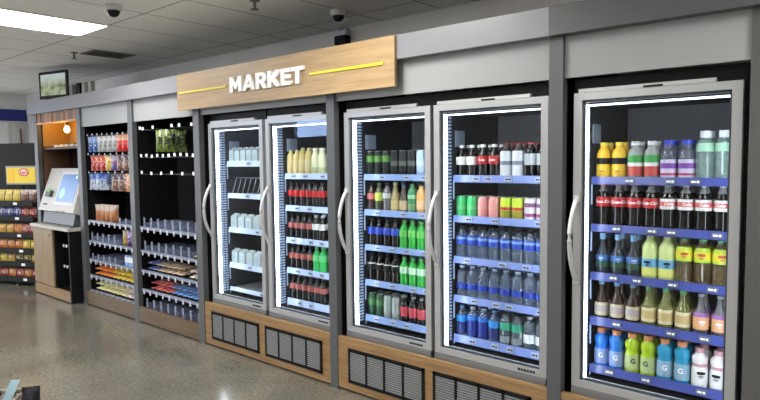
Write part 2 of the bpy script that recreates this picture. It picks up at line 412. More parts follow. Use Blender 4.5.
CLAB = {'A1': 'glass-door drinks cooler, half empty, holding only a few white cartons',
        'A2': 'glass-door drinks cooler with golden iced coffees above rows of cola',
        'B1': 'glass-door drinks cooler with black energy cans on its top shelf',
        'B2': 'glass-door drinks cooler full of bottled water below pastel cans',
        'C': 'single glass-door drinks cooler at the end with orange-capped sports drinks'}
def cooler(k):
    x0, x1 = COOL[k]; w = x1 - x0
    t = thing('drinks_cooler', CLAB[k], 'cooler', (x0, .05, 0), 0, 'glass door drinks coolers')
    D = lambda mb, n, m, p=t, **kw: mb.xform(Matrix.Translation((-x0, -.05, 0))).build(n, m, p, **kw)
    s = MB()
    s.box(x0 - .010, x0 + .012, .082, .78, .02, 1.872).box(x1 - .012, x1 + .010, .082, .78, .02, 1.872)
    s.box(x0 + .012, x1 - .012, .082, .78, 1.768, 1.872).box(x0 + .012, x1 - .012, .082, .78, .02, .405).box(x0 + .012, x1 - .012, .74, .78, .405, 1.768)
    D(s, 'cabinet', black)
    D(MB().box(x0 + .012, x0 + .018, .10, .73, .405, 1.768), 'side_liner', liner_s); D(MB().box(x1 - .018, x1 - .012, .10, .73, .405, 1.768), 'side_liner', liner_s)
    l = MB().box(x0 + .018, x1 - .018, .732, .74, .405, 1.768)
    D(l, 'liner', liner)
    D(MB().box(x0 + .001, x1 - .001, .045, .081, .315, .383, .002), 'sill', alu_d)
    # perimeter light strip just inside the door
    D(MB().box(x0 + .038, x0 + .049, .092, .112, .412, 1.750), 'light_strip', led)
    D(MB().box(x1 - .046, x1 - .036, .092, .112, .412, 1.750), 'light_strip', led)
    D(MB().box(x0 + .050, x1 - .046, .092, .106, 1.742, 1.750), 'light_strip', led_d)
    D(MB().box(x0 + .050, x1 - .046, .092, .106, .412, .422), 'light_strip', led_d)
    # slotted shelf standards on the side wall
    sl = MB()
    for j in range(66):
        zz = .43 + j * .02
        for ya in (.140, .170): sl.box(x0 + .018, x0 + .024, ya, ya + .021, zz, zz + .011)
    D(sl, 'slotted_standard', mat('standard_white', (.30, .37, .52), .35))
    D(MB().box(x0 + .018, x0 + .021, .235, .335, 1.57, 1.665), 'notice_sticker', mat('pale_blue_notice', (.30, .36, .47), .5))
    # door
    f = MB(); z0, z1 = .386, 1.803; sw, th = .039, .034
    y0, y1 = .05, .078
    def bar(pts_out, pts_in):
        (ax, az), (bx, bz) = pts_out; (cx, cz), (dx, dz) = pts_in   # outer a-b, inner c-d
        f.hexa([(ax, y0, az), (bx, y0, bz), (dx, y0, dz), (cx, y0, cz), (ax, y1, az), (bx, y1, bz), (dx, y1, dz), (cx, y1, cz)])
    O = [(x0, z0), (x1, z0), (x1, z1), (x0, z1)]; I = [(x0 + sw, z0 + th), (x1 - sw, z0 + th), (x1 - sw, z1 - th), (x0 + sw, z1 - th)]
    for i in range(4): bar((O[i], O[(i + 1) % 4]), (I[i], I[(i + 1) % 4]))
    d = D(f, 'door', alu)
    D(MB().box(x0 + sw - .002, x1 - sw + .002, .060, .064, z0 + th - .002, z1 - th + .002), 'glass_pane', GLASS, d)
    g = MB()
    g.box(x0 + sw, x0 + sw + .010, .066, .078, z0 + th, z1 - th).box(x1 - sw - .010, x1 - sw, .066, .078, z0 + th, z1 - th)
    g.box(x0 + sw, x1 - sw, .066, .078, z1 - th - .012, z1 - th).box(x0 + sw, x1 - sw, .066, .078, z0 + th, z0 + th + .012)
    D(g, 'gasket', mat('gasket_blue_grey', (.06, .07, .085), .3), d)
    hx = x0 + .022; hp = []
    for i in range(13):
        a = i / 12; e = math.sin(PI * a)
        hp.append((hx - .008 * e, .048 - .068 * e ** .7, .905 + .405 * a))
    D(MB().tube(hp, .0115, 10).box(hx - .014, hx + .014, .036, .05, .895, .925).box(hx - .014, hx + .014, .036, .05, 1.29, 1.32), 'handle', mat('satin_handle', (.62, .625, .63), .3, .5), d, smooth=True)
    bx = x1 - .16
    b = MB()
    for j in range(6): b.box(bx + j * .017, bx + j * .017 + .012, .048, .0502, .398 + .001 * (j % 2), .410)
    D(b, 'badge', ink, d)
    D(MB().box(x0 + .02, x1 - .10, .055, .08, 1.805, 1.822), 'top_closer', mat('closer_silver', (.45, .45, .45), .4, .4), d)
    D(MB().box((x0 + x1) / 2 - .035, (x0 + x1) / 2 + .045, .048, .056, 1.806, 1.814), 'catch', black_m, d)
    # shelves
    rm = rail_lit_mat(k); rr = random.Random(k)
    for j, (ra, rb) in enumerate(RAILS[k]):
        sh = D(MB().box(x0 + .026, x1 - .019, .208, .70, rb - .022, rb - .012), 'shelf', mat('shelf_wire_grey', (.25, .26, .29), .4))
        rl = MB(); a, b = x0 + .030, x1 - .022
        rl.hexa([(a, .196, ra), (b, .196, ra), (b, .2, ra), (a, .2, ra), (a, .203, rb), (b, .203, rb), (b, .207, rb), (a, .207, rb)])
        rl.box(a, b, .1945, .2, ra, ra + .004)
        D(rl, 'price_rail', rm, sh)
        D(MB().box(x0 + .028, x0 + .034, .199, .207, ra - .10, ra), 'bracket', mat('standard_white', (1, 1, 1)), sh)
        n = rr.choice((3, 4)) if k != 'A1' else 1
        for q in range(n):
            px = a + .05 + (b - a - .1) * (q + rr.uniform(.1, .7)) / n; zc = (ra + rb) / 2
            tk = MB().box(px, px + .045, .1925, .1965, ra + .008, rb - .008)
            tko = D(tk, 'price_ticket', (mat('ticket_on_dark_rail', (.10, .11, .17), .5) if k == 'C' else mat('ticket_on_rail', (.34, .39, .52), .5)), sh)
            D(MB().box(px + .006, px + .024, .1918, .1928, zc - .004, zc + .004).box(px + .028, px + .038, .1918, .1928, zc - .005, zc + .005), 'ticket_print', ink_w if k == 'C' else ink, sh)
    return t
for k in COOL: cooler(k)

# ------------------------------------------------------------------ drinks
PROF = {
 'contour': [(0,.80),(.02,.93),(.10,.97),(.22,.90),(.33,.88),(.42,.97),(.50,1),(.64,1),(.74,.86),(.84,.56),(.90,.40),(.95,.36),(1,.36)],
 'water': [(0,.85),(.02,.95),(.06,1),(.14,.95),(.22,1),(.30,.95),(.36,.99),(.62,1),(.70,.98),(.80,.82),(.88,.52),(.92,.4),(1,.4)],
 'sports': [(0,.9),(.03,1),(.42,1),(.53,.93),(.59,.82),(.66,.95),(.75,1),(.83,.92),(.89,.62),(.93,.52),(1,.52)],
 'longneck': [(0,.92),(.02,1),(.45,1),(.54,.92),(.64,.66),(.74,.44),(.88,.36),(1,.36)],
 'juice': [(0,.9),(.03,1),(.22,.93),(.45,.98),(.62,1),(.72,.95),(.80,.80),(.88,.50),(1,.46)],
 'jar': [(0,.95),(.02,1),(.58,1),(.68,.97),(.78,.80),(.85,.60),(.88,.55),(1,.55)],
 'round': [(0,.92),(.02,1),(.55,1),(.70,1),(.80,.90),(.88,.66),(.93,.48),(1,.46)],
 'can': [(0,.74),(.03,.90),(.06,1),(.88,1),(.93,.93),(.965,.85),(.985,.86),(1,.84)],
}
def rad(prof, f):
    for (a, ra), (b, rb) in zip(prof, prof[1:]):
        if a <= f <= b: return ra + (rb - ra) * (f - a) / max(1e-6, b - a)
    return prof[-1][1]
PET = {}
def liquid(name, col, rough=.07): return mat('liquid_' + name, col, rough, spec=.45)
neck_m = clear_mat('clear_neck', (.38, .40, .42), .35)
cola_m = liquid('cola', (.004, .003, .0028))
clear_w = clear_mat('clear_plastic', (.20, .25, .34), .58, .03)
clear_g = clear_mat('clear_green_plastic', (.45, .75, .50), .35)
cm = lambda n, c: mat(n + '_cap', c, .4)
# kind -> name, words, profile, radius, height, body material, cap(colour, r factor, height) , bands[(z0,z1,material)], lettering
lab = lambda n, c, r=.35: mat('label_' + n, tuple((.88 * x) ** 1.12 for x in c), r)
K = {}
def kind(key, name, words, prof, r, h, body, cap, bands=(), text=(), cat='bottle'):
    K[key] = dict(name=name, words=words, prof=PROF[prof], r=r, h=h, body=body, cap=cap, bands=bands, text=text, cat=cat, root=None)
RED = (.55, .012, .018)
red_l, wht_l, cream_l = lab('red', RED), lab('white', (.80, .80, .80)), lab('cream', (.74, .66, .44))
blk_l, blu_l, grn_l = lab('black', (.02, .02, .02)), lab('blue', (.02, .06, .42)), lab('green', (.05, .42, .07))
pnk_l, yel_l, lime_l = lab('pink', (.72, .30, .32)), lab('yellow', (.80, .62, .03)), lab('lime', (.45, .66, .04))
org_l, pur_l, sky_l = lab('orange', (.80, .36, .12)), lab('purple', (.20, .07, .34)), lab('sky', (.10, .30, .62))
pale_l = lab('pale_lilac', (.62, .54, .70))
rc, wc, kc, bc, oc, gc = (RED, .44, .016), ((.8, .8, .8), .44, .016), ((.02, .02, .025), .44, .016), ((.03, .05, .45), .62, .022), ((.70, .28, .13), .58, .024), ((.10, .42, .13), .44, .016)
sc_ = ((.22, .42, .72), .44, .03)
# end cooler
kind('orange_juice', 'juice_bottle', 'Yellow-orange juice bottle with a yellow cap', 'juice', .034, .172, liquid('orange', (.83, .50, .03), .2), ((.80, .60, .05), .52, .016), [(.42, .60, blk_l), (.10, .38, lab('orange_fruit', (.88, .62, .06)))], [(None, .012, .20, lab('orange_red', (.70, .22, .03)), 0)])
kind('watermelon', 'juice_bottle', 'Clear juice bottle printed red and green', 'juice', .035, .172, clear_mat('clear_juice', (.42, .44, .43), .35), ((.62, .64, .66), .55, .018), [(.46, .66, lab('leaf_green', (.08, .40, .10))), (.10, .36, lab('melon_red', (.62, .10, .09))), (.36, .46, wht_l)])
kind('grape', 'juice_bottle', 'Purple-labelled juice bottle with a broad blue cap', 'jar', .035, .172, clear_mat('clear_grey_plastic', (.14, .15, .20), .5), bc, [(.06, .54, lab('lilac_white', (.66, .60, .76))), (.30, .44, lab('grape_purple', (.24, .08, .42))), (.12, .18, lab('berry', (.50, .05, .16)))])
kind('aloe', 'water_bottle', 'Large clear water bottle with mint-green band', 'round', .037, .205, clear_mat('clear_green_tint', (.34, .46, .44), .55), ((.70, .74, .78), .60, .030), [(.62, .80, lab('mint_band', (.42, .68, .52)))])
kind('coke', 'cola_bottle', 'Red-labelled cola bottle', 'contour', .034, .211, cola_m, rc, [(.82, 1., neck_m), (.47, .69, red_l)], [('Coca-Cola', .021, .58, ink_w, .35)])
kind('coke_white', 'cola_bottle', 'White-labelled diet cola bottle', 'contour', .034, .211, cola_m, wc, [(.82, 1., neck_m), (.46, .69, wht_l), (.53, .63, lab('red_script', (.70, .14, .15)))], [('Coke', .019, .58, ink_w, .3)])
kind('blue_mixer', 'soda_bottle', 'Slim-necked dark soda bottle with blue-green label', 'longneck', .033, .190, liquid('dark', (.03, .035, .045)), sc_, [(.36, .52, lab('blue_mix', (.05, .16, .42))), (.20, .34, lab('green_black', (.03, .10, .06)))], [(None, .013, .42, lab('pale_blue', (.40, .55, .75)), 0)])
kind('lemonade', 'lemonade_bottle', 'Cloudy pale lemonade bottle with a blue label', 'round', .036, .200, liquid('lemonade', (.52, .60, .24), .15), ((.85, .85, .75), .44, .014), [(.30, .50, lab('lemon_blue', (.16, .42, .66))), (.10, .29, lab('lemon_yellow', (.74, .74, .22)))], [(None, .015, .40, ink, 0)])
kind('iced_tea', 'tea_bottle', 'Clear tea bottle with yellow-lime label', 'round', .035, .200, clear_mat('clear_tea', (.16, .12, .06), .5), ((.10, .48, .24), .46, .016), [(.52, .84, lab('tea_lime', (.48, .68, .05))), (.58, .76, lab('tea_yellow', (.78, .66, .05)))], [(None, .016, .67, lab('tea_red', (.50, .12, .04)), .2)])
kind('ginger', 'soda_bottle', 'Blue-necked dark soda bottle with cream label', 'longneck', .033, .190, liquid('ginger', (.035, .018, .012)), ((.20, .38, .66), .42, .034), [(.10, .44, lab('cream_print', (.66, .58, .40))), (.20, .36, lab('lilac_print', (.50, .44, .46)))])
kind('cider', 'soda_bottle', 'Green-necked pale soda bottle with a cream label', 'longneck', .033, .190, clear_mat('clear_yellow_glass', (.24, .25, .07), .4), ((.10, .36, .14), .42, .034), [(.12, .48, cream_l), (.20, .40, lab('tan_print', (.60, .46, .22)))])
kind('sparkling_berry', 'soda_bottle', 'Dark soda bottle with orange-purple label', 'longneck', .033, .178, clear_mat('clear_smoke', (.16, .15, .17), .25), ((.30, .30, .31), .42, .012), [(.14, .46, lab('peach', (.82, .46, .24))), (.46, .56, lab('violet', (.34, .14, .46)))], [(None, .014, .32, wht_l, .2)])
def sport(key, word, col): kind(key, 'sports_drink_bottle', word + ' sports drink bottle with orange cap', 'sports', .035, .183, liquid(key, col, .1), oc, [(.10, .50, lab('sport_' + key, tuple(.62 * c + .26 for c in col)))], [('G', .034, .33, ink_w if key != 'sport_lime' else ink, 0)])
sport('sport_blue', 'Deep blue', (.02, .17, .62)); sport('sport_lime', 'Lime green', (.36, .50, .015)); sport('sport_cyan', 'Turquoise', (.015, .26, .46))
kind('white_shake', 'shake_bottle', 'White and pink shake bottle with black lettering', 'sports', .034, .170, liquid('white_shake', (.72, .68, .70), .2), ((.56, .30, .34), .56, .022), [(.10, .55, wht_l), (.56, .64, lab('shake_pink', (.66, .36, .42)))], [(None, .018, .38, ink, .1)])
# bottled-water cooler
kind('cola_white_small', 'cola_bottle', 'White-banded dark cola bottle', 'contour', .034, .178, cola_m, wc, [(.40, .66, wht_l)])
kind('cola_red_small', 'cola_bottle', 'Red-banded dark cola bottle', 'contour', .034, .178, cola_m, wc, [(.42, .68, red_l)], [('Coke', .018, .55, ink_w, .3)])
kind('white_sleeve', 'soda_bottle', 'Red-capped bottle in a white printed sleeve', 'round', .0342, .182, liquid('sleeve', (.05, .04, .045)), rc, [(.02, .80, lab('sleeve_white', (.74, .76, .80))), (.38, .50, lab('sleeve_mark', (.24, .26, .36)))])
kind('red_cap_dark', 'cola_bottle', 'Red-capped dark bottle with a silver-grey label', 'round', .033, .180, cola_m, rc, [(.38, .72, lab('silver_label', (.50, .52, .56)))])
def can(key, name, word, col, bands=(), r=.0335, h=.122): kind(key, name, word, 'can', r, h, mat('can_' + key, col, .32, .25), ((.55, .56, .58), .82, .003), bands, (), 'can')
can('can_green', 'drink_can', 'Bright green drink can', (.05, .46, .14), [(.40, .56, lab('can_mint', (.18, .58, .26)))])
can('can_pink', 'drink_can', 'Coral pink drink can', (.66, .27, .26), [(.44, .58, lab('can_coral', (.74, .40, .38)))])
can('can_lime', 'drink_can', 'Lime and red drink can', (.50, .66, .04), [(.44, .58, lab('can_red', (.60, .06, .04))), (.06, .42, lab('can_olive', (.36, .34, .03)))])
can('can_berry', 'drink_can', 'White and magenta drink can', (.60, .56, .60), [(.20, .34, lab('can_magenta', (.38, .08, .26))), (.62, .80, lab('can_plum', (.30, .12, .26)))])
kind('pump_water', 'water_bottle', 'Dark-capped clear water bottle with high blue label', 'water', .034, .180, clear_w, kc, [(.46, .74, lab('water_blue', (.02, .08, .52))), (.62, .70, lab('water_sky', (.25, .42, .80)))])
kind('still_water', 'water_bottle', 'Clear water bottle with a low blue band', 'round', .034, .178, clear_w, ((.55, .66, .80), .46, .015), [(.28, .46, lab('band_blue', (.02, .07, .46)))])
kind('blue_water', 'water_bottle', 'Blue-sleeved water bottle', 'round', .034, .172, clear_w, ((.60, .70, .82), .46, .015), [(.08, .62, lab('deep_blue', (.015, .045, .30))), (.62, .78, lab('azure', (.03, .22, .66)))])
kind('sky_water', 'water_bottle', 'Water bottle with a bright sky-blue label', 'round', .034, .172, clear_w, ((.10, .34, .75), .46, .015), [(.10, .48, lab('navy', (.02, .04, .20))), (.50, .72, lab('bright_sky', (.03, .30, .80)))])
kind('green_water', 'water_bottle', 'Dark water bottle with a green top label', 'round', .034, .172, clear_mat('clear_dark', (.10, .13, .16), .3), kc, [(.50, .74, lab('teal', (.04, .40, .26))), (.08, .30, lab('grey_print', (.26, .30, .33)))])
kind('white_bird_water', 'water_bottle', 'Dark water bottle with a white splash label', 'round', .034, .172, clear_mat('clear_dark', (.10, .13, .16), .3), ((.6, .65, .7), .46, .015), [(.22, .50, lab('splash_white', (.72, .76, .80)))])
# mixed-drinks cooler
can('energy_green', 'energy_drink_can', 'Tall black energy can with green mark', (.02, .024, .024), [(.56, .82, lab('energy_lime', (.10, .26, .05)))], .030, .160)
can('energy_black', 'energy_drink_can', 'Plain tall black energy can', (.022, .024, .028), [(.40, .60, lab('energy_grey', (.10, .12, .11)))], .030, .160)
can('energy_blue', 'energy_drink_can', 'Tall pale blue energy drink can', (.40, .52, .66), [(.40, .60, lab('energy_ice', (.60, .70, .80)))], .030, .160)
kind('pink_soda', 'soda_bottle', 'Dark soda bottle with a pink-red band', 'contour', .033, .175, liquid('ruby', (.05, .025, .025)), kc, [(.44, .66, lab('rose', (.60, .16, .15)))])
kind('lime_soda', 'soda_bottle', 'Dark soda bottle with a lime-yellow label', 'juice', .034, .175, liquid('olive', (.05, .06, .03)), gc, [(.40, .70, lab('lime_yellow', (.48, .56, .10)))])
kind('clear_black_soda', 'soda_bottle', 'Clear dark soda bottle with a white label', 'contour', .033, .175, clear_mat('clear_smoke', (.16, .15, .17), .25), kc, [(.50, .68, lab('grey_white', (.50, .52, .52)))])
kind('golden_tea', 'tea_bottle', 'Tall golden bottle with a cream label', 'longneck', .033, .182, clear_mat('clear_gold', (.42, .36, .16), .25), ((.30, .34, .16), .42, .02), [(.10, .42, lab('gold_cream', (.60, .50, .24)))])
kind('cream_soda', 'soda_bottle', 'Dark-capped bottle with a tan label', 'longneck', .033, .168, liquid('brown', (.08, .06, .045)), ((.10, .16, .34), .42, .02), [(.10, .46, lab('tan', (.58, .46, .28)))])
kind('green_tea', 'tea_bottle', 'Green-sleeved bottle with a pale label', 'round', .034, .175, liquid('green_dark', (.04, .22, .09)), gc, [(.10, .34, lab('moss', (.20, .36, .16))), (.52, .66, lab('pale_green', (.34, .58, .36)))])
kind('peach_tea', 'tea_bottle', 'Orange peach drink bottle', 'round', .034, .165, liquid('peach_drink', (.66, .34, .12), .2), ((.66, .40, .20), .46, .016), [(.16, .50, lab('peach_pale', (.76, .52, .30)))])
kind('blue_cola', 'cola_bottle', 'Dark cola bottle with a blue label', 'contour', .033, .175, cola_m, kc, [(.46, .72, lab('cola_blue', (.03, .08, .50)))])
kind('green_soda', 'soda_bottle', 'Green lemon-lime soda bottle', 'contour', .034, .175, liquid('sprite', (.03, .36, .05)), gc, [(.46, .70, lab('soda_green', (.14, .52, .10)))])
kind('black_cola', 'cola_bottle', 'Dark cola bottle with white-edged black label', 'contour', .033, .175, cola_m, kc, [(.46, .70, blk_l), (.66, .70, lab('edge_grey', (.55, .56, .58)))])
kind('green_white_soda', 'soda_bottle', 'Green soda bottle with a white label', 'contour', .034, .175, liquid('sprite', (.03, .36, .05)), gc, [(.46, .70, lab('mint_white', (.50, .70, .54)))])
can('can_dark_green', 'drink_can', 'Dark green slim can', (.02, .07, .035), [(.50, .76, lab('can_fern', (.08, .22, .08)))], .031, .150)
can('can_silver', 'drink_can', 'Silver-grey slim can', (.30, .34, .33), [(.30, .60, lab('can_ash', (.40, .45, .44)))], .031, .150)
kind('raspberry', 'soda_bottle', 'Dark soda bottle with a raspberry-pink label', 'contour', .033, .165, cola_m, ((.30, .32, .34), .44, .014), [(.24, .62, lab('raspberry', (.60, .09, .12)))])
# iced-coffee cooler
kind('iced_coffee', 'iced_coffee_bottle', 'Golden iced coffee bottle', 'round', .031, .178, liquid('coffee_gold', (.60, .47, .20), .2), ((.30, .26, .20), .46, .016), [(.14, .60, lab('coffee_cream', (.68, .56, .28)))])
kind('iced_coffee_tall', 'iced_coffee_bottle', 'Tall mustard iced coffee bottle', 'round', .031, .190, liquid('coffee_mustard', (.52, .42, .14), .2), ((.50, .46, .30), .46, .016), [(.14, .60, lab('coffee_sand', (.62, .54, .28)))])
kind('vanilla_milk', 'flavoured_milk_bottle', 'Pale cream flavoured milk bottle', 'jar', .0315, .185, liquid('vanilla', (.62, .62, .42), .2), ((.62, .64, .50), .62, .018), [(.10, .30, lab('milk_green', (.48, .52, .30)))])
kind('cola_pink', 'cola_bottle', 'Dark cola bottle with a rose-pink label', 'contour', .031, .178, cola_m, kc, [(.46, .68, lab('rose_pink', (.46, .13, .12)))])
kind('cola_red_slim', 'cola_bottle', 'Slim dark cola bottle with a red label', 'contour', .031, .178, cola_m, kc, [(.44, .70, red_l)])
kind('cola_white_slim', 'cola_bottle', 'Slim dark cola bottle with a white label', 'contour', .031, .178, cola_m, wc, [(.46, .70, wht_l)])
kind('green_slim', 'soda_bottle', 'Slim bright green soda bottle', 'contour', .031, .178, liquid('sprite_bright', (.03, .44, .10)), gc, [(.46, .70, lab('bright_green', (.12, .60, .22)))])

def mark(parent, R0, z, size, m):
    """printed blob on a label: a small rounded patch bent round the bottle with two strokes under it"""
    b = MB()
    for (hw, zc, hh) in ((1., .25, .42), (.7, -.55, .10), (.5, -.85, .08)):
        g = [[b.b.verts.new((R0 * math.cos(-PI / 2 + (i / 6 - .5) * 2 * hw * size / R0), R0 * math.sin(-PI / 2 + (i / 6 - .5) * 2 * hw * size / R0), z + size * (zc + q * hh * (1 - .35 * abs(i / 3 - 1) ** 2)))) for i in range(7)] for q in (-1, 1)]
        for i in range(6): b.b.faces.new((g[0][i], g[0][i + 1], g[1][i + 1], g[1][i]))
    return b.build('printed_mark', m, parent)
def make_kind(k):
    s = K[k]; p, r, h = s['prof'], s['r'], s['h']
    fl = s['prof'] is PROF['water'] or (s['prof'] is PROF['round'] and s['body'].name.startswith('clear'))
    fine = sorted({z for z, q in p} | {i / 14 for i in range(15)}) if fl else [z for z, q in p]
    body = MB().lathe([(r * rad(p, z), z * h) for z in fine], 40 if fl else 20, flute=(10, .10, .05 * h, .72 * h) if fl else None).build(s['name'], s['body'], smooth=True)
    col, cr, ch = s['cap']
    cname = 'lid' if s['cat'] == 'can' else 'cap'
    cp = MB().lathe([(r * cr, h - (.55 * ch if s['cat'] != 'can' else 0)), (r * cr * 1.0, h + .4 * ch), (r * cr * .92, h + .45 * ch)], 14)
    cp.build(cname, mat('%s_%02x%02x%02x' % ((cname,) + tuple(int(c * 255) for c in col)), col, .35, .6 if s['cat'] == 'can' else 0), body)
    for i, (a, b, m) in enumerate(s['bands']):
        off = .0006 + .0005 * i; pr = []
        zs = sorted({a, b} | {z for z, q in p if a < z < b})
        for z in zs: pr.append((r * rad(p, z) + off, z * h))
        MB().lathe(pr, 20, cap=False).build('label', m, body, smooth=True)
    for (tx, size, zf, m, shear) in s['text']:
        if tx is None:
            mark(body, r * rad(p, zf) + .0024, zf * h, size, m); continue
        text_round(tx, size, m, body, r * rad(p, zf) + .0026, zf * h, 0, 'lettering', shear=shear, bold=.0006)
    tag(body, 'x', s['cat'])
    s['root'] = body; s['used'] = False
    return body
def put(k, loc, rz, label, group):
    s = K[k]
    if s['root'] is None: make_kind(k)
    if not s['used']:
        o = s['root']; s['used'] = True; o.location = loc; o.rotation_euler = (0, 0, rz); o['label'] = label; o['group'] = group
        return o
    return dup(s['root'], loc, rz, label, group)
STOCK = {
 'C': [
  ['orange_juice', 'orange_juice', 'watermelon', 'watermelon', 'grape', 'grape', 'aloe', 'aloe'],
  ['coke'] * 4 + ['coke_white'] * 4,
  ['blue_mixer'] * 3 + ['lemonade'] * 2 + ['iced_tea'] * 3,
  ['ginger'] * 3 + ['cider'] * 3 + ['sparkling_berry'] * 2,
  ['sport_blue'] * 2 + ['sport_lime'] * 2 + ['sport_cyan'] * 2 + ['white_shake'] * 2],
 'B2': [
  ['cola_white_small'] * 2 + ['cola_red_small'] * 2 + ['white_sleeve'] * 2 + ['red_cap_dark'] * 2,
  ['can_green'] * 2 + ['can_pink'] * 2 + ['can_lime'] * 2 + ['can_berry'] * 2,
  ['pump_water'] * 8, ['still_water'] * 8,
  ['sky_water', 'blue_water', 'blue_water', 'sky_water', 'green_water', 'green_water', 'white_bird_water', 'white_bird_water']],
 'B1': [
  ['energy_green'] * 3 + ['energy_black'] * 3 + ['energy_blue'],
  ['pink_soda', 'lime_soda', 'clear_black_soda', 'golden_tea', 'cream_soda', 'green_tea', 'peach_tea'],
  ['blue_cola'] * 4 + ['green_soda'] * 3, ['black_cola'] * 4 + ['green_white_soda'] * 3,
  ['can_dark_green'] * 2 + ['can_silver'] * 2 + ['raspberry'] * 3],
 'A2': [
  ['iced_coffee'] * 2 + ['iced_coffee_tall'] * 2 + ['vanilla_milk'] * 2,
  ['cola_red_slim'] * 6, ['cola_pink'] * 4 + ['cola_white_slim'] * 2, ['cola_pink'] * 4 + ['green_slim'] * 2, ['cola_pink'] * 6]}
XS = {'C': (-1.144, .0755), 'B2': (-1.977, .0728), 'B1': (-2.689, .0690), 'A2': (-3.492, .0664)}
for row in STOCK['B1']:
    for k in row: K[k]['r'] = min(K[k]['r'], .0316)
rnd = random.Random(3)
for ck, rows in STOCK.items():
    xa, st = XS[ck]
    for j, row in enumerate(rows):
        zb = RAILS[ck][j][1] - .0118
        for i, k in enumerate(row):
            s = K[k]; x = xa + i * st
            for b in range(2):
                where = '%s from handle, %s of %s' % (ORD[i], SHELF[j], CNAME[ck])
                lb = '%s, %s' % (s['words'], where) if b == 0 else '%s behind the %s' % (s['words'].split(' with ')[0].split(' printed ')[0].split(' in a ')[0], where)
                y = .213 + s['r'] + b * .0765
                put(k, (x + (rnd.uniform(-.002, .002) if b else rnd.uniform(-.001, .001)), y + rnd.uniform(0, .002), zb), rnd.uniform(-.1, .45) if s['text'] else rnd.uniform(0, 6), lb, 'drinks on the %s of the %s' % (SHELF[j], CNAME[ck]))
# white cartons of the half-empty cooler
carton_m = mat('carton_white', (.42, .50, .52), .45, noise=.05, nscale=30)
proto = None
def carton(w, d, h):
    b = MB().box(-w / 2, w / 2, -d / 2, d / 2, 0, h * .86, .003)
    b.hexa([(-w / 2, -d / 2, h * .86), (w / 2, -d / 2, h * .86), (w / 2, d / 2, h * .86), (-w / 2, d / 2, h * .86), (-w / 2, -d * .08, h), (w / 2, -d * .08, h), (w / 2, d * .08, h), (-w / 2, d * .08, h)])
    o = b.build('drink_carton', carton_m)
    MB().box(-w / 2 + .004, w / 2 - .004, -.004, .004, h - .004, h + .010).build('top_seam', carton_m, o)
    MB().box(-w * .32, w * .32, -d / 2 - .0008, -d / 2, h * .18, h * .62).build('label', mat('carton_print', (.34, .44, .50), .45), o)
    return tag(o, 'x', 'carton')
for j, (n, w, st) in {0: (5, .060, .0775), 2: (4, .078, .0985), 3: (4, .078, .0985)}.items():
    p = carton(w, .075, .112)
    for i in range(n):
        lb = 'White drink carton, %s from handle, %s of half-empty cooler' % (ORD[i], SHELF[j]); g = 'cartons on the %s of the half-empty cooler' % SHELF[j]
        loc = (-4.238 + w / 2 + i * st, .255, RAILS['A1'][j][1] - .0115)
        if i == 0: p.location = loc; p['label'] = lb; p['group'] = g
        else: dup(p, loc, 0, lb, g)
# empty bottle channels on its second shelf
for i in range(6):
    xx = -4.215 + i * .066; pts = []
    for q in range(9):
        a = q / 8; pts.append((xx + .012 * math.sin(PI * a), .225 + .05 * a, 1.232 + .135 * math.sin(PI * a * .5)))
    pts += [(xx, .60, 1.34), (xx, .64, 1.232)]
    o = MB().tube(pts, .0028, 6).build('shelf_divider', mat('divider_grey', (.35, .38, .42), .3, .5), smooth=True)
    tag(o, 'Empty wire bottle divider, %s from handle, second shelf of half-empty cooler' % ORD[i], 'divider', 'wire dividers on the second shelf of the half-empty cooler')

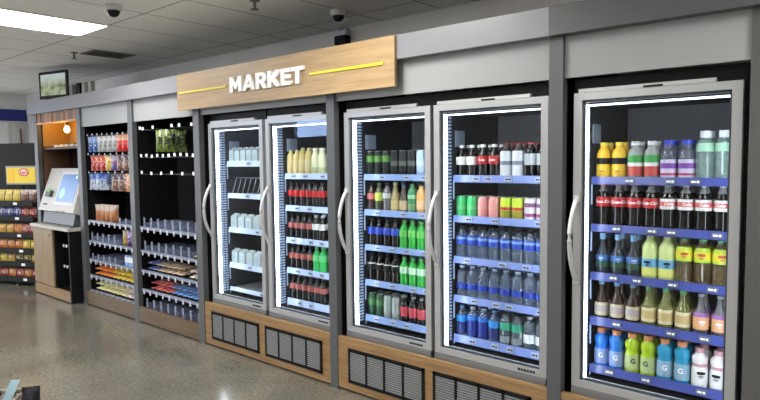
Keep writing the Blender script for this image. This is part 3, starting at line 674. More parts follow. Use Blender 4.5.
# ------------------------------------------------------------------ snack bays
lip_m = mat('clear_shelf_lip', (.20, .225, .31), .25)
div_m = clear_mat('clear_divider', (.45, .50, .64), .66, .12)
bay_lab = ['black snack bay with bags on pegs, next to the checkout', 'black snack bay with mostly empty pegs, next to the half-empty cooler']
ZB = [[.905, .69, .494, .326, .166], [.905, .686, .50, .32, .142]]
PEGZ = [[1.775, 1.575, 1.395], [1.797, 1.542, 1.387]]
PEGN = [[9, 8, 7], [6, 10, 6]]
for q in (0, 1):
    a, b = bays[1 + q]; w = b - a
    t = thing('snack_bay', bay_lab[q], 'display bay', (a, 0, 0), 0, 'snack display bays')
    D = lambda mb, n, m, p=None, **kw: mb.xform(Matrix.Translation((-a, 0, 0))).build(n, m, p or t, **kw)
    D(MB().box(a + .012, b - .012, .44, .47, .02, 2.05), 'back_panel', mat('black_back_panel', (.012, .012, .015), .3))
    D(MB().box(a + .003, a + .012, .062, .47, .02, 2.05), 'side_panel', black); D(MB().box(b - .012, b - .003, .062, .47, .02, 2.05), 'side_panel', black)
    D(MB().box(a + .012, b - .012, .062, .44, .03, .12), 'base', black)
    if q == 1:
        D(MB().box(a + .70, a + .706, .436, .44, .9, 2.0), 'seam_strip', alu_d)
        D(MB().box(a + .71, b - .015, .36, .44, 1.30, 1.312), 'ledge', alu_d)
    for j, z in enumerate(ZB[q]):
        sh = D(MB().box(a + .014, b - .014, .05, .44, z - .028, z - .018), 'shelf', mat('shelf_black', (.03, .03, .035), .4))
        lp = MB().box(a + .014, b - .014, .032, .036, z - .028, z + .000).box(a + .014, b - .014, .036, .05, z - .028, z - .024)
        D(lp, 'price_lip', lip_m, sh)
        n = 9
        for i in range(n):
            xx = a + .06 + i * (w - .12) / (n - 1)
            D(MB().box(xx - .011, xx + .011, .026, .031, z - .050, z - .012, .001), 'price_tag', mat('lip_tag', (.52, .54, .60), .4), sh)
        empty = (q == 0 and j in (1, 2)) or (q == 1 and j in (0, 1, 4))
        half = (q == 0 and j == 0)
        nd = 8
        for i in range(nd):
            xx = a + .075 + i * (w - .15) / (nd - 1)
            if q == 0 and j in (1, 2) and i > 4: continue
            if q == 1 and j == 1 and i > 6: continue
            if empty or (half and i > 4):
                hh = .085 if (empty and not (q == 0 and j == 2)) else .055
                D(MB().box(xx - .002, xx + .002, .05, .40, z - .018, z + hh * .45).box(xx - .014, xx + .014, .046, .050, z - .018, z + hh), 'divider', div_m, sh)
    for j, z in enumerate(PEGZ[q]):
        n = PEGN[q][j]
        for i in range(n):
            xx = a + .075 + i * (w - .15) / (n - 1)
            if q == 1 and j == 0: xx = a + [.07, .12, .30, .62, .74, .93][i] * (w / 1.016)
            y1 = .045
            hk = D(MB().tube([(xx, .44, z), (xx, .10, z), (xx, y1, z + .006)], .0035, 6), 'peg_hook', alu_d, smooth=True)
            tz = rnd.uniform(-.006, .006)
            tw_ = (.011, .020) if q == 0 else (.016, .030); D(MB().box(xx - tw_[0], xx + tw_[0], y1 - .006, y1 - .002, z + .002 + tz, z + tw_[1] + tz, .001), 'hook_tag', tagm if q else mat('small_hook_tag', (.40, .42, .45), .4), hk)
BAGC = {
 'blue': ((.05, .14, .42), (.26, .40, .70), (.5, .6, .78)), 'silver': ((.42, .43, .44), (.60, .60, .60), (.12, .12, .13)), 'red': ((.55, .02, .03), (.62, .42, .30), (.70, .12, .08)),
 'deep_red': ((.50, .03, .02), (.60, .10, .05), (.75, .55, .40)), 'yellow': ((.66, .52, .16), (.72, .64, .36), (.60, .24, .10)), 'navy': ((.10, .12, .34), (.40, .42, .55), (.5, .12, .18)),
 'blue_white': ((.62, .66, .72), (.04, .12, .46), (.10, .22, .55)), 'brown': ((.24, .13, .10), (.10, .08, .12), (.55, .45, .42)), 'orange': ((.66, .28, .10), (.60, .40, .26), (.75, .6, .45)),
 'lime': ((.16, .24, .03), (.26, .36, .08), (.01, .015, .008)), 'peach': ((.56, .25, .12), (.60, .55, .52), (.62, .36, .20)), 'purple': ((.16, .05, .36), (.24, .10, .48), (.6, .55, .62)),
 'chip_yellow': ((.70, .50, .02), (.78, .60, .05), (.80, .70, .35)), 'chip_white': ((.16, .10, .08), (.66, .58, .50), (.40, .20, .14)), 'chip_blue': ((.02, .04, .26), (.04, .08, .38), (.6, .6, .66)),
 'chip_red': ((.36, .03, .025), (.46, .05, .04), (.66, .50, .40)), 'chip_orange': ((.56, .16, .03), (.62, .24, .06), (.72, .48, .25)), 'chip_lime': ((.46, .46, .05), (.55, .50, .10), (.70, .30, .12)), 'chip_black': ((.03, .03, .03), (.30, .28, .10), (.6, .55, .2)),
}
_bag = {}
def bag(name, col, w, h, th, loc, rz, label, cat, group, rot=None):
    key = (name, col, w, h, th)
    if key not in _bag:
        o = MB().bag(w, h, th, len(_bag)).build(name, bag_mat('bag_print_' + col, *[tuple(.85 * x ** 1.12 for x in c) for c in BAGC[col]]), smooth=True)
        _bag[key] = tag(o, label, cat, group); o.location = loc; o.rotation_euler = rot or (0, 0, rz); return o
    return dup(_bag[key], loc, rz, label, group, rot)
a1, b1 = bays[1]; a2, b2 = bays[2]
ROWN = ['top', 'second', 'third']
row_spec = [[('blue', 2), ('silver', 4), ('red', 3)], [('deep_red', 3), ('yellow', 1), ('navy', 1), ('brown', 2)], [('blue_white', 2), ('brown', 2), ('orange', 1)]]
WORD = {'blue': 'Blue', 'silver': 'Silver', 'red': 'Red and cream', 'deep_red': 'Deep red', 'yellow': 'Pale yellow', 'navy': 'Navy', 'brown': 'Dark brown', 'blue_white': 'Blue-topped white', 'orange': 'Orange', 'lime': 'Lime green', 'peach': 'Peach and white', 'purple': 'Purple'}
for j, spec in enumerate(row_spec):
    seq = [c for c, n in spec for _ in range(n)]
    pos = [[.085 + i * .105 for i in range(9)], [.13, .235, .345, .46, .58, .70, .83], [.10, .24, .60, .73, .90]][j]
    hh = [.158, .150, .172][j]; ww = [.125, .125, .145][j]
    seen = {}
    for i, c in enumerate(seq):
        for dpt in range(2):
            lb = '%s snack bag, %s along the %s peg row beside the checkout' % (WORD[c], ORD[i], ROWN[j])
            if dpt: lb = '%s snack bag behind the %s on the %s peg row beside the checkout' % (WORD[c], ORD[i], ROWN[j])
            bag('snack_bag', c, ww, hh, .05, (a1 + pos[i] + .01 * dpt, .100 + .100 * dpt, PEGZ[0][j] - hh - .005), .62 + rnd.uniform(-.04, .04), lb, 'snack bag', 'bags on the %s peg row' % ROWN[j])
n = 0
for (xx, yy) in ((.345, .10), (.455, .10), (.365, .21), (.475, .21)):
    bag('snack_bag', 'lime', .115, .20, .055, (a2 + xx, yy, PEGZ[1][0] - .206), .6 + rnd.uniform(-.04, .04), 'Lime and black snack bag, %s of the lime bunch on the mostly empty pegs' % ORD[n], 'snack bag', 'lime snack bags on pegs'); n += 1
# bags and packets on the bay shelves
zt = lambda q, j: ZB[q][j] - .0175
for i in range(4):
    bag('snack_bag', 'peach', .095, .175, .05, (a1 + .10 + i * .085, .13 + .01 * i, zt(0, 0)), .80, 'Peach and white snack bag, %s of four standing on the shelf beside checkout' % ORD[i], 'snack bag', 'peach bags on the shelf')
bag('snack_bag', 'purple', .15, .16, .06, (a1 + .80, .12, zt(0, 1)), .2, 'Purple snack bag standing at the far end of an otherwise empty shelf', 'snack bag', 'purple bags')
bag('snack_bag', 'yellow', .09, .15, .05, (a1 + .68, .12, zt(0, 1)), .3, 'Small pale yellow snack bag beside the purple bag', 'snack bag', 'purple bags')
o = MB().box(-.10, .10, -.10, .10, 0, .115, .004).build('snack_box', mat('blue_box', (.20, .36, .66), .4, noise=.4, nscale=18)); o.location = (a1 + .85, .16, zt(0, 2)); tag(o, 'Pale blue snack box at the end of the divider shelf beside the checkout', 'box')
MB().box(-.10, .10, -.1008, -.1002, .05, .10).build('label', mat('box_white', (.72, .74, .78), .5), o)
PK = {
 'orange_yellow': ('Orange and yellow', (.85, .24, .01)), 'yellow': ('Bright yellow', (.82, .62, .03)), 'white_yellow': ('White and yellow', (.88, .82, .45)), 'white_pink': ('White and pink', (.88, .72, .72)),
 'tan': ('Tan', (.56, .42, .28)), 'pale': ('Pale beige', (.66, .58, .52)), 'red': ('Red', (.62, .08, .07)), 'blue': ('Bright blue', (.10, .28, .66)), 'dark_blue': ('Dark blue', (.06, .10, .36))}
_pk = {}
def packet(col, loc, rz, label, group):
    """chocolate-bar sized flow-wrapped packet lying on its back, long side into the shelf"""
    if col not in _pk:
        b = MB().bag(.078, .20, .036, 40 + len(_pk), 7, 9).xform(Matrix.Rotation(PI / 2, 4, 'X') @ Matrix.Translation((0, 0, -.105))).xform(Matrix.Translation((0, 0, .024)))
        c = PK[col][1]
        _pk[col] = tag(b.build('snack_packet', bag_mat('packet_print_' + col, c, tuple(min(1, x * 1.25) for x in c), tuple(.4 * x + .45 for x in c)), smooth=True), label, 'snack packet', group)
        _pk[col].location = loc; _pk[col].rotation_euler = (0, 0, rz); return
    dup(_pk[col], loc, rz, label, group)
def fill(q, j, x0, x1, cols, word, layers=3):
    a = bays[1 + q][0]; n = int(round((x1 - x0) / .088)) + 1
    for l in range(layers):
        for i in range(n):
            c = cols[min(len(cols) - 1, i * len(cols) // n)]
            lb = '%s snack packet, %s along the %s layer, %s' % (PK[c][0], ORD[i], ['lowest', 'middle', 'upper'][l], word)
            packet(c, (a + x0 + i * (x1 - x0) / max(1, n - 1), .165, zt(q, j) + .002 + l * .051), 0, lb, 'packets on the ' + word)
fill(0, 3, .10, .93, ['orange_yellow', 'orange_yellow', 'yellow', 'yellow', 'yellow'], 'orange-and-yellow shelf beside checkout')
fill(0, 4, .10, .93, ['white_yellow', 'white_yellow', 'white_pink'], 'bottom shelf beside checkout')
fill(1, 2, .10, .62, ['dark_blue', 'tan', 'tan', 'tan'], 'middle shelf of the sparse snack bay', 2)
fill(1, 2, .80, .95, ['pale'], 'beige end of the sparse snack bay', 2)
fill(1, 1, .88, .95, ['tan'], 'divider shelf end of sparse snack bay', 1)
fill(1, 3, .16, .95, ['red', 'red', 'blue', 'blue', 'blue'], 'red-and-blue shelf of sparse snack bay', 2)

# ------------------------------------------------------------------ checkout bay: amber-lit nook, bulb, counter, terminal
a0, b0 = bays[0]
nk = thing('display_nook', 'timber-headed nook glowing amber above the checkout', 'display nook', ((a0 + b0) / 2, 0, 0))
N = lambda mb, n, m, p=None, **kw: mb.xform(Matrix.Translation((-(a0 + b0) / 2, 0, 0))).build(n, m, p or nk, **kw)
slat_cols = [(.40, .22, .10), (.26, .14, .07), (.46, .27, .13), (.33, .18, .09)]
for i in range(10):
    xa = a0 + i * (b0 - a0) / 10
    N(MB().box(xa + .002, xa + (b0 - a0) / 10 - .002, .008 + .006 * (i % 3 == 1), .034, 1.965, 2.071), 'header_slat', [wood_mat('header_timber_%s' % 'abc'[i % 3], *[((.17, .06, .015), (.30, .115, .03)), ((.06, .025, .01), (.13, .055, .02)), ((.22, .08, .02), (.36, .15, .045))][i % 3], 'z')][0] if i < 3 else bpy.data.materials['header_timber_%s' % 'abc'[(i * 2) % 3]])
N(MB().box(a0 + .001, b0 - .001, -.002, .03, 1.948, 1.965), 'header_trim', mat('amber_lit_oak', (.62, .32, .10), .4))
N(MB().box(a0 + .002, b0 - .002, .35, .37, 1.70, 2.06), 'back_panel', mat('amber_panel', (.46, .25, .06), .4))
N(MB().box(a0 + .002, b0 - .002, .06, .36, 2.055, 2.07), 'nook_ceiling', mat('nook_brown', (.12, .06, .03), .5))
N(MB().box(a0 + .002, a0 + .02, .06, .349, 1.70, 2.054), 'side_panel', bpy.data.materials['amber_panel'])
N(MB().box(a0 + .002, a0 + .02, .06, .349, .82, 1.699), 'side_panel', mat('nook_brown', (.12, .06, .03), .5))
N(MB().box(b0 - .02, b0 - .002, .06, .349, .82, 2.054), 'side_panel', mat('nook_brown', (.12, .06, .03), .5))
N(MB().box(a0 + .02, b0 - .02, .05, .349, 1.660, 1.682), 'shelf', mat('dark_brown_shelf', (.035, .018, .012), .4))
N(MB().box(a0 + .002, b0 - .002, .35, .37, .82, 1.675), 'lower_back_panel', mat('dark_brown_panel', (.016, .009, .007), .4))
bl = thing('pendant_bulb', 'clear glowing filament bulb hanging in the amber nook', 'light bulb', (-7.16, .12, 1.885))
MB().tube([(0, 0, .155), (0, 0, .07)], .005, 8).build('cord', black_m, bl)
MB().lathe([(.018, .03), (.02, .035), (.02, .07), (.012, .075)], 14).build('socket', mat('brass_socket', (.45, .28, .08), .3, .8), bl, smooth=True)
MB().lathe([(.004, -.045), (.018, -.040), (.028, -.024), (.031, -.008), (.026, .012), (.018, .032)], 18).build('bulb_glass', mat('warm_glow', (1., .80, .46), .3, emit=7.), bl, smooth=True)
pl = bpy.data.lights.new('filament', 'POINT'); pl.energy = 1.8; pl.color = (1., .55, .16); pl.shadow_soft_size = .045
po = bpy.data.objects.new('filament', pl); COL.objects.link(po); po.parent = bl; po.location = (0, -.06, -.02)
pl2 = bpy.data.lights.new('nook_lamp', 'POINT'); pl2.energy = 1.5; pl2.color = (1., .55, .14); pl2.shadow_soft_size = .04
po2 = bpy.data.objects.new('nook_lamp', pl2); COL.objects.link(po2); po2.parent = nk; po2.location = (-.28, .17, 1.97)
for i, xx in enumerate((-7.42, -7.27, -7.12, -6.98, -6.84)):
    b = MB().lathe([(.03, 0), (.034, .003), (.034, .022), (.026, .028)], 14)
    o = b.build('spice_pot', mat('pot_white', (.60, .54, .48), .4), smooth=True); o.location = (xx, .11, 1.6825)
    MB().lathe([(.027, .028), (.027, .036)], 12).build('lid', mat('pot_lid', (.20, .12, .08), .4), o)
    tag(o, 'Small pale lidded pot, %s along the shelf under the amber nook' % ORD[i], 'pot', 'pots under the amber nook')

kt = thing('checkout_counter', 'oak checkout counter with pale top and black open bay', 'counter', (-7.17, -.105, 0))
Kc = lambda mb, n, m, p=None, **kw: mb.xform(Matrix.Translation((7.17, .105, 0))).build(n, m, p or kt, **kw)
Kc(MB().box(-7.67, -7.645, -.09, .35, .0, .775), 'side_panel', oak_v)
Kc(MB().box(-6.70, -6.668, -.105, .35, .0, .775), 'side_panel', black)
Kc(MB().box(-7.645, -6.70, .33, .35, .02, .775), 'back_panel', black)
Kc(MB().box(-7.67, -6.705, -.105, -.085, .012, .122, .001), 'kick_panel', oak)
Kc(MB().box(-7.645, -6.70, -.08, .33, .10, .122), 'bottom_board', black)
dr = Kc(MB().box(-7.67, -7.125, -.105, -.085, .132, .772, .001), 'door', oak_v)
Kc(MB().lathe([(.014, 0), (.014, .008), (.010, .010)], 12, (-7.20, -.106, .70), axis='y').xform(Matrix.Identity(4)), 'lock', black_m, dr)
Kc(MB().box(-7.69, -6.645, -.13, .35, .777, .812, .003), 'worktop', mat('pale_stone_top', (.46, .44, .40), .4))
Kc(MB().box(-7.115, -6.70, .05, .33, .55, .56).box(-7.115, -6.70, .05, .33, .34, .35), 'inner_shelf', black)
Kc(MB().box(-7.12, -7.10, -.08, .33, .122, .772), 'divider_panel', black)
for zz in (.575, .345):
    for i in range(5):
        Kc(MB().box(-7.06 + i * .075, -7.03 + i * .075, -.02, -.015, zz, zz + .03, .001).tube([(-7.045 + i * .075, -.016, zz + .015), (-7.045 + i * .075, .06, zz + .01)], .003, 6), 'hook_tag', tagm)

st = thing('self_checkout_terminal', 'white self-checkout terminal with a tilted blue touchscreen on the counter', 'checkout terminal', (-7.17, -.05, .812))
T = lambda mb, n, m, p=None, **kw: mb.build(n, m, p or st, **kw)
wt = mat('terminal_white', (.50, .485, .46), .4)
# body: tilted slab, local x -.47...47
bw = .478
def P(x, z, off=0.):   # point on the tilted front face; z 0...5 up the slope
    yy = .005 + (z / .475) * .17
    nx = Vector((0, -.475, .17)).normalized()
    return Vector((x, yy, .155 + z)) + Vector((0, nx.y, nx.z)) * off * 1.0
slab = MB()
slab.hexa([P(-bw, 0), P(bw, 0), P(bw, 0, -.10), P(-bw, 0, -.10), P(-bw, .475), P(bw - .06, .475), P(bw - .06, .475, -.06), P(-bw, .475, -.06)])
body = T(slab, 'housing', wt)
bz = MB().hexa([P(-.105, .07, .004), P(.43, .07, .004), P(.43, .07, 0), P(-.105, .07, 0), P(-.105, .44, .004), P(.405, .44, .004), P(.405, .44, 0), P(-.105, .44, 0)])
T(bz, 'bezel', mat('terminal_silver', (.60, .60, .60), .35), body)
sc = MB().hexa([P(-.068, .105, .007), P(.395, .105, .007), P(.395, .105, .003), P(-.068, .105, .003), P(-.068, .405, .007), P(.375, .405, .007), P(.375, .405, .003), P(-.068, .405, .003)])
scr = T(sc, 'screen', mat('screen_blue', (.10, .20, .42), .25, emit=.40))
def disc(cx, cz, r, off, name, m, n=20):
    b = MB(); vs = [b.b.verts.new(P(cx + r * math.cos(2 * PI * i / n), cz + r * math.sin(2 * PI * i / n) * .94, off)) for i in range(n)]; b.b.faces.new(vs)
    T(b, name, m, scr)
disc(.06, .195, .062, .0085, 'screen_button', mat('screen_green', (.22, .55, .36), .2, emit=.3))
disc(.31, .375, .020, .0085, 'screen_icon', mat('screen_white', (.6, .7, .8), .2, emit=.4))
T(MB().hexa([P(-.33, .15, .035), P(-.20, .15, .035), P(-.20, .15, 0), P(-.33, .15, 0), P(-.33, .215, .035), P(-.20, .215, .035), P(-.20, .215, 0), P(-.33, .215, 0)]), 'card_reader', mat('reader_dark', (.05, .07, .05), .4))
T(MB().hexa([P(-.31, .20, .037), P(-.22, .20, .037), P(-.22, .20, .03), P(-.31, .20, .03), P(-.31, .235, .037), P(-.22, .235, .037), P(-.22, .235, .03), P(-.31, .235, .03)]), 'reader_light', mat('reader_green', (.20, .42, .12), .4))
T(MB().hexa([P(-.38, .06, .003), P(-.27, .06, .003), P(-.27, .06, 0), P(-.38, .06, 0), P(-.38, .075, .003), P(-.27, .075, .003), P(-.27, .075, 0), P(-.38, .075, 0)]), 'receipt_slot', ink)
T(MB().box(.03, .09, 0, .006, .157, .168).box(.16, .24, 0, .006, .157, .170), 'label', mat('terminal_print', (.45, .30, .24), .5))
T(MB().hexa([(-.42, .03, 0), (.40, .03, 0), (.40, .34, 0), (-.42, .34, 0), (-.44, .06, .17), (.42, .06, .17), (.42, .30, .17), (-.44, .30, .17)]), 'stand', mat('stand_grey', (.10, .105, .115), .4))
T(MB().box(-.44, .44, -.01, .34, 0, .012), 'base_plate', mat('stand_dark', (.05, .052, .06), .4))

# ------------------------------------------------------------------ crisp gondola at the far end
gd = thing('crisp_gondola', 'black tiered crisp stand beyond the checkout', 'display stand', (-7.955, 0, 0), math.atan2(-.416, -.909) + PI)
# local axes: x runs right along the front (0 at the right-hand end), y runs into the stand
GZ = [1.045, .865, .655, .465, .30, .115]
MB().box(-.94, 0, .33, .36, .05, 1.76, .002).build('back_panel', mat('gondola_brown', (.011, .009, .005), .5), gd)
MB().box(-.94, 0, .03, .36, .03, .075).build('base', black_m, gd)
for xx in (-.09, -.36, -.85): MB().lathe([(.02, 0), (.02, .01), (.012, .012), (.012, .035)], 10, (xx, .07, 0)).build('foot', alu_d, gd)
for j, z in enumerate(GZ):
    sh = MB().box(-.94, 0, .01, .33, z - .028, z - .016).build('shelf', mat('gondola_shelf', (.02, .02, .02), .5), gd)
    MB().box(-.94, 0, .0, .01, z - .06, z + .006).build('price_rail', mat('gondola_rail', (.022, .022, .022), .5), sh)
    MB().box(-.29 + .02 * j, -.235 + .02 * j, -.003, 0, z - .045, z - .015).build('price_ticket', ticket, sh)
sgn = thing('crisp_sign', 'yellow crisp brand header sign framed in grey above the crisp stand', 'sign', (-7.955, 0, 0), gd.rotation_euler.z)
MB().box(-.49, -.012, .098, .112, 1.245, 1.472, .003).build('frame', mat('sign_frame_grey', (.32, .32, .27), .4), sgn)
MB().box(-.47, -.03, .094, .098, 1.265, 1.452).build('panel', mat('crisp_yellow', (.80, .58, .02), .4), sgn)
MB().box(-.46, -.36, .092, .094, 1.28, 1.43).build('print', mat('crisp_gold', (.80, .50, .01), .4), sgn)
b = MB(); b.b.faces.new([b.b.verts.new((-.205 + .082 * math.cos(2 * PI * i / 28), .0925, 1.395 + .05 * math.sin(2 * PI * i / 28))) for i in range(28)]); b.build('logo_disc', mat('crisp_red', (.55, .03, .03), .4), sgn)
b = MB(); b.b.faces.new([b.b.verts.new((-.205 + .07 * math.cos(2 * PI * i / 28), .0915, 1.395 + .037 * math.sin(2 * PI * i / 28))) for i in range(28)]); b.build('logo_ribbon', mat('crisp_cream', (.82, .62, .45), .4), sgn)
text_flat("Lay's", .062, mat('crisp_red', (.55, .03, .03)), sgn, (-.205, .0905, 1.393), bold=.002, shear=.15)
MB().tube([(-.25, .105, 1.25), (-.25, .2, 1.05)], .006, 6).build('bracket', black_m, sgn)
CH = [['chip_white', 'chip_white', 'chip_yellow', 'chip_yellow', 'chip_yellow'], ['chip_red', 'chip_red', 'chip_blue', 'chip_blue', 'chip_blue'], ['chip_red', 'chip_red', 'chip_orange', 'chip_lime', 'chip_lime'],
      ['chip_yellow', 'chip_yellow', 'chip_orange', 'chip_orange', 'chip_orange'], ['chip_lime', 'chip_black', 'chip_black', 'chip_lime', 'chip_yellow'], ['chip_red', 'chip_orange', 'chip_red', 'chip_orange', 'chip_red']]
CW = {'chip_white': 'Brown and cream', 'chip_yellow': 'Yellow', 'chip_blue': 'Dark blue', 'chip_red': 'Red', 'chip_orange': 'Orange', 'chip_lime': 'Lime-yellow', 'chip_black': 'Black and gold'}
GS = ['top', 'second', 'third', 'fourth', 'fifth', 'lowest']
Rg = Matrix.Translation((-7.955, 0, 0)) @ Matrix.Rotation(gd.rotation_euler.z, 4, 'Z')
hh6 = [.155, .12, .125, .12, .115, .11]
for j, row in enumerate(CH):
    row = row + [row[-1], row[-2]]
    for i, c in enumerate(row):
        lp = Rg @ Vector((-.065 - i * .122, .062, GZ[j] - .0155))
        bag('crisp_bag', c, .115, hh6[j], .055, lp, gd.rotation_euler.z, '%s crisp bag, %s from checkout on %s shelf of crisp stand' % (CW[c], ORD[i], GS[j]), 'crisp bag', 'crisp bags on the %s stand shelf' % GS[j], rot=(-.12, 0, gd.rotation_euler.z + rnd.uniform(-.03, .03)))

# ------------------------------------------------------------------ picture screen on the fascia
tv = thing('picture_screen', 'small black-framed screen showing green plants, standing on the fascia end', 'screen', (-7.19, .005, 2.209), math.radians(13))
f = MB(); w, h = .25, .30
f.box(-w, w, 0, .018, .010, h + .010, .003)
f.build('frame', black_m, tv)
MB().box(-.12, .12, -.012, .03, 0, .010).build('foot', black_m, tv)
m, nn, bb = nt('plant_picture'); L = nn.links.new
tc = nn.nodes.new('ShaderNodeTexCoord'); n1 = nn.nodes.new('ShaderNodeTexNoise'); n1.inputs['Scale'].default_value = 11; n1.inputs['Detail'].default_value = 3; L(tc.outputs['Object'], n1.inputs['Vector'])
sx_ = nn.nodes.new('ShaderNodeSeparateXYZ'); L(tc.outputs['Generated'], sx_.inputs[0])
ra = nn.nodes.new('ShaderNodeValToRGB'); e = ra.color_ramp.elements
e[0].position = .32; e[0].color = (.09, .12, .06, 1); e[1].position = .70; e[1].color = (.46, .44, .22, 1)
e2 = e.new(.5); e2.color = (.24, .28, .16, 1)
L(n1.outputs['Fac'], ra.inputs['Fac'])
gr = nn.nodes.new('ShaderNodeValToRGB'); gr.color_ramp.elements[0].position = .45; gr.color_ramp.elements[0].color = (0, 0, 0, 1); gr.color_ramp.elements[1].position = .95; gr.color_ramp.elements[1].color = (1, 1, 1, 1)
L(sx_.outputs['Z'], gr.inputs['Fac'])
mk = nn.nodes.new('ShaderNodeMixRGB'); mk.inputs[2].default_value = (.50, .56, .55, 1); L(gr.outputs[0], mk.inputs['Fac']); L(ra.outputs[0], mk.inputs[1])
L(mk.outputs[0], bb.inputs['Base Color']); L(mk.outputs[0], bb.inputs['Emission Color']); bb.inputs['Emission Strength'].default_value = .35; bb.inputs['Roughness'].default_value = .25
MB().box(-w + .035, w - .035, -.002, 0, .045, h - .022).build('picture', m, tv)

# ------------------------------------------------------------------ ceiling fixtures
def dome(x, y, label):
    t = thing('dome_camera', label, 'security camera', (x, y, 2.579), 0, 'dome security cameras')
    MB().lathe([(.056, 0), (.058, -.007), (.056, -.030), (.048, -.038)], 24).build('housing', mat('camera_white', (.62, .60, .56), .4), t, smooth=True)
    MB().lathe([(.042, -.036), (.042, -.050), (.035, -.066), (.021, -.078), (.005, -.082)], 24).build('dome_glass', mat('smoked_dome', (.012, .012, .016), .08), t, smooth=True)
    MB().lathe([(.045, -.033), (.047, -.039), (.042, -.041)], 24, cap=False).build('ring', mat('camera_grey', (.30, .30, .29), .4), t, smooth=True)
dome(-4.16, -.745, 'white dome security camera with smoked lens beside the ceiling light')
dome(-3.15, .425, 'white dome security camera with smoked lens above the market sign')
v = thing('ceiling_vent', 'dark square air vent in the ceiling tiles', 'vent', (-6.06, .10, 2.579))
f = MB()
for s in (-1, 1): f.box(s * .14 - .012, s * .14 + .012, -.21, .21, -.008, 0).box(-.14, .14, s * .20 - .012, s * .20 + .012, -.008, 0)
f.build('frame', mat('vent_grey', (.16, .15, .14), .5), v)
MB().box(-.13, .13, -.19, .19, -.003, -.0005).build('backing', mat('vent_dark', (.03, .028, .026), .6), v)
s_ = MB()
for i in range(8): s_.hexa([(-.13, -.18 + i * .046, -.007), (.13, -.18 + i * .046, -.007), (.13, -.16 + i * .046, -.003), (-.13, -.16 + i * .046, -.003), (-.13, -.178 + i * .046, -.0055), (.13, -.178 + i * .046, -.0055), (.13, -.158 + i * .046, -.0015), (-.13, -.158 + i * .046, -.0015)])
s_.build('slat', mat('vent_grey', (.1, .1, .1)), v)
for (x, y, w) in ((-6.20, -.17, 'beside the ceiling vent'), (-3.36, -.16, 'above the market sign')):
    t = thing('sprinkler_head', 'small metal sprinkler head hanging from the ceiling ' + w, 'sprinkler', (x, y, 2.579))
    MB().lathe([(.035, 0), (.033, -.008), (.010, -.010), (.009, -.05)], 14).build('stem', mat('sprinkler_metal', (.22, .20, .18), .35, .7), t, smooth=True)
    MB().lathe([(.004, -.05), (.028, -.060), (.028, -.063), (.004, -.066)], 14).build('deflector', mat('sprinkler_metal', (.2, .2, .2)), t)
cb = thing('junction_box', 'black junction box on a white conduit above the market sign', 'junction box', (-3.545, .88, 2.17))
MB().box(-.055, -.02, -.02, .019, 0, .40).box(.02, .055, -.02, .019, 0, .40).build('conduit', mat('conduit_white', (.62, .64, .64), .4), cb)
MB().box(-.02, .02, -.012, .019, 0, .40).build('channel', mat('conduit_dark', (.08, .08, .09), .4), cb)
MB().box(-.06, .06, -.05, .019, .27, .345, .004).build('box', black_m, cb)
MB().box(-.065, .065, -.045, .019, .346, .385, .003).build('cover', mat('conduit_white', (.6, .6, .6)), cb)

# ------------------------------------------------------------------ shopping basket in the foreground
bk = thing('shopping_basket', 'dark mesh shopping basket with a pale blue strap, on the floor in the foreground', 'basket', (-3.743, -1.816, 0), math.atan2(.656, .754) + .12)
bkm = mat('basket_dark', (.05, .045, .04), .5); rimm = mat('basket_rim', (.30, .27, .22), .45)
L2, W2, H2 = .22, .15, .225
m_ = MB()
def rect(z, s): return [(-L2 * s, -W2 * s, z), (L2 * s, -W2 * s, z), (L2 * s, W2 * s, z), (-L2 * s, W2 * s, z)]
for q in range(5):
    z = .015 + q * (H2 - .02) / 4; s = .80 + .2 * q / 4; r = rect(z, s); m_.tube(r + [r[0]], .005, 6)
for q in range(4):
    A, B = rect(.015, .8), rect(H2, 1.)
    for i in range(8):
        f_ = i / 8; a = Vector(A[q]).lerp(Vector(A[(q + 1) % 4]), f_); b = Vector(B[q]).lerp(Vector(B[(q + 1) % 4]), f_); m_.tube([a, b], .004, 5)
m_.box(-L2 * .8, L2 * .8, -W2 * .8, W2 * .8, .004, .016)
m_.build('basket_body', bkm, bk)
r = rect(H2 + .004, 1.02); MB().tube(r + [r[0]], .012, 8).build('rim', rimm, bk, smooth=True)
hp = [(-L2 * .55 + .21 * (1 - math.cos(PI * i / 14)) / 2 + .035, .06 + 0 * i, H2 + .01 + .085 * math.sin(PI * i / 14)) for i in range(15)]
MB().tube(hp, .011, 8).build('handle', mat('handle_black', (.02, .018, .017), .4), bk, smooth=True)
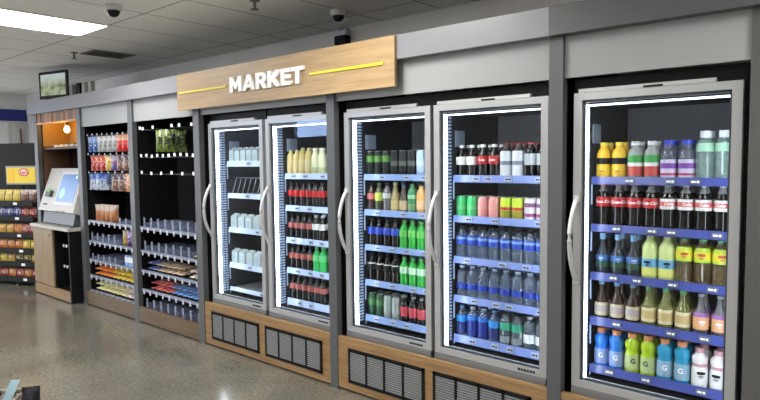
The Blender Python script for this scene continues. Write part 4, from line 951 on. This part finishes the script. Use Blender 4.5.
MB().tube([(p[0] + .004, p[1] - .014, p[2] - .012) for p in hp], .007, 8).build('handle', rimm, bk, smooth=True)
sp = [(.182 - .008 * i, .118 - .004 * i, H2 + .075 - .02 * i) for i in range(9)]
stp = MB()
for (x, y, z), (x2, y2, z2) in zip(sp, sp[1:]): stp.hexa([(x2 - .024, y2 - .003, z2), (x2 + .024, y2 - .003, z2), (x2 + .024, y2 + .003, z2), (x2 - .024, y2 + .003, z2), (x - .024, y - .003, z), (x + .024, y - .003, z), (x + .024, y + .003, z), (x - .024, y + .003, z)])
stp.build('strap', mat('pale_blue_strap', (.34, .50, .58), .5), bk)
bgm = MB().bag(.090, .285, .10, 99, 13, 17).build('black_bag', mat('black_net_fabric', (.016, .014, .020), .5, noise=.6, nscale=60), smooth=True)
Rb = Matrix.Translation((-3.743, -1.816, 0)) @ Matrix.Rotation(bk.rotation_euler.z, 4, 'Z')
bgm.location = Rb @ Vector((.292, .045, 0)); bgm.rotation_euler = (0, 0, bk.rotation_euler.z + .15)
tag(bgm, 'crumpled black net bag standing against the end of the shopping basket', 'bag')

# ------------------------------------------------------------------ world and camera
wd = bpy.data.worlds.new('shop_ambient'); S.world = wd; wd.use_nodes = True
wd.node_tree.nodes['Background'].inputs['Color'].default_value = (.9, .95, 1, 1); wd.node_tree.nodes['Background'].inputs['Strength'].default_value = .3
cam = bpy.data.cameras.new('camera'); co = bpy.data.objects.new('camera', cam); COL.objects.link(co)
cam.sensor_fit = 'HORIZONTAL'; cam.sensor_width = 36; cam.lens = 607.91 / 760 * 36; cam.clip_start = .05
R_ = Vector((.75454352, .65615524, -.01115241)); U_ = Vector((-.03502791, .05723851, .99774586)); F_ = Vector((-.65531452, .75245203, -.06617269))
M4 = Matrix.Identity(4)
for i in range(3): M4[i][0] = R_[i]; M4[i][1] = U_[i]; M4[i][2] = -F_[i]
M4.translation = Vector((0, -2.75817, 1.5)); co.matrix_world = M4
S.camera = co
S.view_settings.view_transform = 'Standard'; S.view_settings.look = 'None'; S.view_settings.exposure = .22; S.view_settings.gamma = 1.
